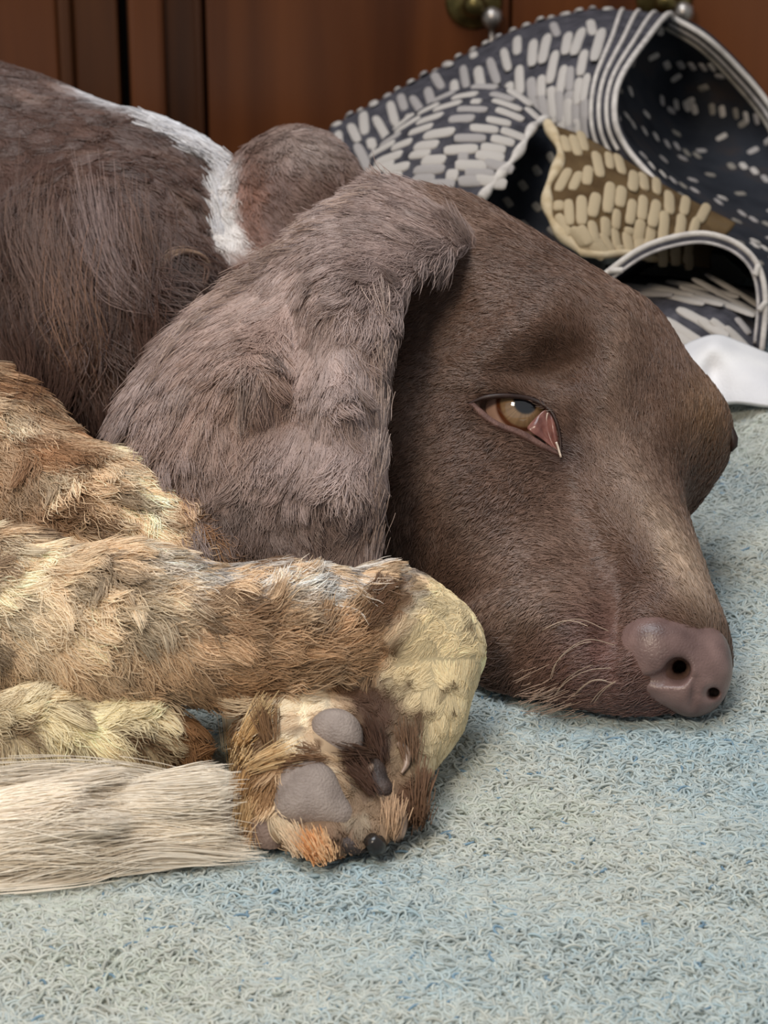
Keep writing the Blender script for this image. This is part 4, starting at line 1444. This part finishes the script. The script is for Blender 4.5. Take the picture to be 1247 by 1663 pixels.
def lock(name, pts, n, w0, w1, c, rad=0.00013, var=0.14, off=0.003, d=None, K=12, frizz=0.6, cut=(0.55, 1.0), start=0.3, root=False):
    """pts: picture positions along the lock; w0, w1 its half width in px at root and tip"""
    g = catmull(np.array(pts, float), K)
    dd = np.array([skin_d(min(max(a, 15), 1280), min(max(b, 15), 1680), 14) for a, b in g]) if d is None else np.interp(np.linspace(0, 1, K), np.linspace(0, 1, len(d)), d)
    if root:
        dd = np.full(K, dd[:3].min())
    dd = np.convolve(np.pad(dd, 2, mode='edge'), np.ones(5) / 5, 'valid') - (off if d is None else 0)
    gw = at(g[:, 0], g[:, 1], dd)
    s = np.linspace(0, 1, K)
    wd = (w0 + (w1 - w0) * s) * S(0.9)
    o3 = rng.normal(0, 0.5, (n, 1, 3))
    wob = rng.normal(0, 1, (n, 1, 3)) * np.sin(s * rng.uniform(3, 7, (n, 1)) + rng.uniform(0, 6, (n, 1)))[:, :, None] * s[None, :, None]
    P = gw[None] + o3 * wd[None, :, None] + wob * wd[None, :, None] * 0.35 * frizz
    # strands end at different places along the lock
    e = rng.uniform(cut[0], cut[1], n)
    b_ = rng.uniform(0, start, n)
    q = (b_[:, None] + s[None] * (e - b_)[:, None]) * (K - 1)
    i = np.minimum(q.astype(int), K - 2)
    f = (q - i)[:, :, None]
    r_ = np.arange(n)[:, None]
    P = P[r_, i] * (1 - f) + P[r_, i + 1] * f
    P[:, :, 2] = np.maximum(P[:, :, 2], 0.0008)
    C = np.asarray(c)[None] * np.clip(rng.normal(1, var, n), .5, 1.6)[:, None]
    lock_store.setdefault(name, []).append((P, rad * np.concatenate([[.9], np.ones(K - 3), [.7, .25]]) * np.ones((n, 1)), C))


def locks_done(name, mat):
    L = lock_store[name]
    curves_obj(name, np.concatenate([a[0] for a in L]), np.concatenate([a[1] for a in L]), np.concatenate([a[2] for a in L]), mat, DOG)


br1, br2, br3 = lin(116, 88, 74), lin(144, 120, 112), lin(88, 63, 52)
for pts, n, c in (
        ([(70, 300), (58, 400), (86, 500), (76, 610)], 150, br1), ([(108, 310), (100, 420), (130, 520), (118, 610)], 150, br1),
        ([(140, 290), (158, 390), (185, 460), (244, 512)], 170, br2), ([(165, 330), (180, 430), (215, 490), (262, 522)], 120, br2),
        ([(200, 300), (212, 390), (232, 450), (252, 510)], 120, br1), ([(125, 400), (118, 500), (142, 600), (132, 680)], 130, lin(136, 100, 78)),
        ([(90, 420), (72, 540), (98, 630), (80, 690)], 130, br3), ([(170, 420), (172, 540), (162, 640), (162, 710)], 150, br3),
        ([(210, 440), (198, 560), (192, 640), (182, 710)], 140, br3), ([(40, 380), (28, 500), (52, 600), (38, 670)], 120, br3),
        ([(20, 300), (35, 420), (20, 520), (35, 620)], 120, br3), ([(240, 350), (250, 430), (238, 520), (246, 600)], 130, br3)):
    lock('feathering', pts, int(n * 2.6), 62, 20, c * 0.92, rad=.000075, off=0.003, start=0.6, frizz=1.6, cut=(.4, 1), var=.2)
for k in range(3):
    q = rng.normal(0, 5, 2)
    lock('feathering', [(268 + q[0], 470), (260 + q[0], 440 + q[1]), (275, 416), (300, 408), (325, 414), (342, 430)], 40, 8, 4, lin(170, 142, 122), rad=.0001, off=0.007, frizz=.2, start=.1)
lock('feathering', [(300, 480), (292, 450), (310, 430), (335, 440), (330, 470)], 40, 12, 5, br1, off=0.004)
lock('feathering', [(225, 470), (240, 485), (262, 492), (280, 505)], 20, 5, 3, lin(170, 150, 140), off=0.006)
for u0, v0, du_, dv_ in ((290, 226, 44, 26), (318, 236, 44, 26), (340, 246, 44, 22), (345, 262, 36, 26), (352, 280, 24, 34), (346, 300, 16, 44), (350, 330, 12, 46), (235, 196, 50, 22), (347, 360, 10, 40)):
    lock('white_wisps', [(u0 - du_ * .3, v0 - dv_ * .3), (u0 + du_ * .4, v0 + dv_ * .35), (u0 + du_, v0 + dv_)], 60, 20, 8, lin(230, 228, 230), off=0.002, start=.5, cut=(.4, 1), root=True, frizz=1.0)
locks_done('white_wisps', soft_fur)
locks_done('feathering', fur_mat)
# wisps on the outline of the ear
wisp = lin(190, 166, 154)
for u0, v0, du_, dv_ in ((500, 370, -38, 6), (470, 400, -45, 10), (440, 415, -42, 14), (400, 450, -55, 12), (380, 470, -52, 18), (350, 490, -42, 22), (320, 520, -36, 30), (290, 560, -34, 36),
                         (255, 620, -30, 44), (240, 670, -32, 40), (235, 720, -30, 36), (560, 335, -42, 4), (600, 315, -46, 2), (300, 660, -24, 60), (400, 640, -8, 70), (330, 700, -16, 60),
                         (616, 560, 2, 60), (618, 640, 0, 60), (614, 720, -6, 60), (610, 800, -6, 60), (604, 860, -4, 60), (616, 480, 8, 50)):
    lock('ear_wisps', [(u0 - du_ * .4, v0 - dv_ * .4), (u0 + du_ * .3, v0 + dv_ * .2), (u0 + du_, v0 + dv_)], 46, 22, 9, wisp * rng.uniform(.7, 1.0), rad=.0001, off=0.0030, frizz=1.0, start=.5, cut=(.4, 1))
locks_done('ear_wisps', fur_mat)
# fringe of the paw and the long pale hair that runs on below it
for u0, v0, du_, dv_, c in ((440, 1140, -50, 70, lin(226, 196, 150)), (420, 1180, -46, 70, lin(206, 168, 118)), (405, 1220, -36, 70, lin(222, 192, 146)), (400, 1260, -24, 70, lin(200, 158, 108)),
                            (400, 1300, -14, 66, lin(214, 180, 134)), (410, 1190, -56, 40, lin(236, 216, 186)), (430, 1150, 10, 70, lin(120, 88, 58)), (470, 1220, -70, 30, lin(222, 190, 144)),
                            (470, 1345, 28, 56, lin(236, 208, 176)), (500, 1352, 26, 58, lin(220, 160, 108)), (515, 1362, 24, 54, lin(232, 190, 146)), (660, 1180, 8, 60, lin(112, 84, 62)),
                            (690, 1250, -8, 70, lin(112, 82, 60)), (680, 1300, -6, 66, lin(104, 76, 56)), (640, 1300, -4, 60, lin(190, 156, 124)), (560, 1225, 50, 6, lin(92, 68, 54)), (470, 1240, 60, -6, lin(120, 88, 62)),
                            (600, 1180, 20, 60, lin(84, 60, 48)), (570, 1240, 40, 50, lin(84, 60, 48))):
    lock('paw_tufts', [(u0, v0), (u0 + du_ * .5, v0 + dv_ * .45), (u0 + du_, v0 + dv_)], 150, 20, 9, c, rad=.00010, off=0.003)
locks_done('paw_tufts', soft_fur)
# soft hair at the lip corner, whiskers
for u0, v0 in ((885, 1122), (860, 1114), (905, 1134), (880, 1142), (920, 1148)):
    lock('lip_fur', [(u0 + 30, v0 - 10), (u0, v0 + 2), (u0 - 30, v0 + 14)], 16, 26, 20, lin(150, 122, 102), rad=.00009, off=0.0008, root=True, start=.5)
locks_done('lip_fur', fur_mat)
for pts in ([(1000, 1050), (950, 1040), (905, 1070), (890, 1110)], [(1010, 1080), (960, 1085), (920, 1110), (905, 1140)], [(1000, 1110), (960, 1105), (925, 1130)], [(985, 1030), (930, 1010), (880, 1030)],
            [(1020, 1100), (985, 1120), (960, 1150)]):
    lock('whiskers', pts, 2, 8, 10, lin(168, 146, 126), rad=.00011, off=0.004, frizz=.1, cut=(.9, 1))
locks_done('whiskers', fur_mat)
for k in range(15):
    v0 = 1278 + k * 12
    pts = [(-190, v0 + 10 * math.sin(k)), (-40, v0 - 4 + 14 * math.sin(2 * k)), (110, 1262 + 11.2 * k - 9 * math.sin(2.6 * k)), (250, 1272 + 9.2 * k + 13 * math.sin(3 * k)), (372 + 5 * k, 1296 + 7.6 * k)]
    lock('tail_locks', pts, 300, 30, 14, lin(246, 233, 214) * rng.uniform(.74, 1.04), rad=.0001,
         d=[min(ground_d(b) + .003, .742 - .0010 * k + .012 * max(0, a - 150) / 250) for a, b in pts], K=14, frizz=.5, var=.07, start=.75, cut=(.3, 1))
locks_done('tail_locks', soft_fur)

# ==================================================================== STITCHES OF THE MAT
# each stitch that shows gets an object; past 300 the smallest are one joined part
def place_stitches():
    bpy.context.view_layer.update()
    dg = bpy.context.evaluated_depsgraph_get()
    rec = []
    for p, t, s, n, kind in st_list:
        u, v, d = proj(p)
        to = p - CAM
        dist = np.linalg.norm(to)
        vis = -(n @ to) / (np.linalg.norm(n) * dist)
        area_ = max(vis, 0.05) * np.linalg.norm(t) * np.linalg.norm(s) / d ** 2
        seen = False
        for k in (-0.7, 0.0, 0.7):
            q = p + t * k + n * 1.2
            e = q - CAM
            le = np.linalg.norm(e)
            hit, loc, *_ = scene.ray_cast(dg, Vector(CAM), Vector(e / le), distance=le - 0.004)
            if not hit:
                seen = True
        rec.append(area_ if seen and -40 < u < 1320 and v > -60 else 0.0)
    order = np.argsort(rec)[::-1]
    rest = {}
    minv = Matrix.Translation(MATROOT.location).inverted()
    shown = 0
    for rank, i in enumerate(order):
        if rec[i] <= 0:
            continue
        p, t, s, n, kind = st_list[i]
        shown += 1
        if rank < 300:
            o = bpy.data.objects.new('stitch', st_mesh[kind])
            col.objects.link(o)
            o.parent = MATROOT
            o.matrix_parent_inverse = minv
            M = Matrix.Identity(4)
            for k in range(3):
                M[k][0], M[k][1], M[k][2], M[k][3] = t[k], s[k], n[k], p[k]
            o.matrix_basis = M
        else:
            V, F = rest.setdefault(kind, ([], []))
            me = st_mesh[kind]
            base = len(V)
            V += [p + t * q.co[0] + s * q.co[1] + n * q.co[2] for q in me.vertices]
            F += [tuple(base + k for k in f.vertices) for f in me.polygons]
    for kind, (V, F) in rest.items():
        mesh_obj('small_stitches', V, F, yarn[kind], MATROOT)['kind'] = 'stuff'
    print('stitches', len(st_list), shown)


place_stitches()
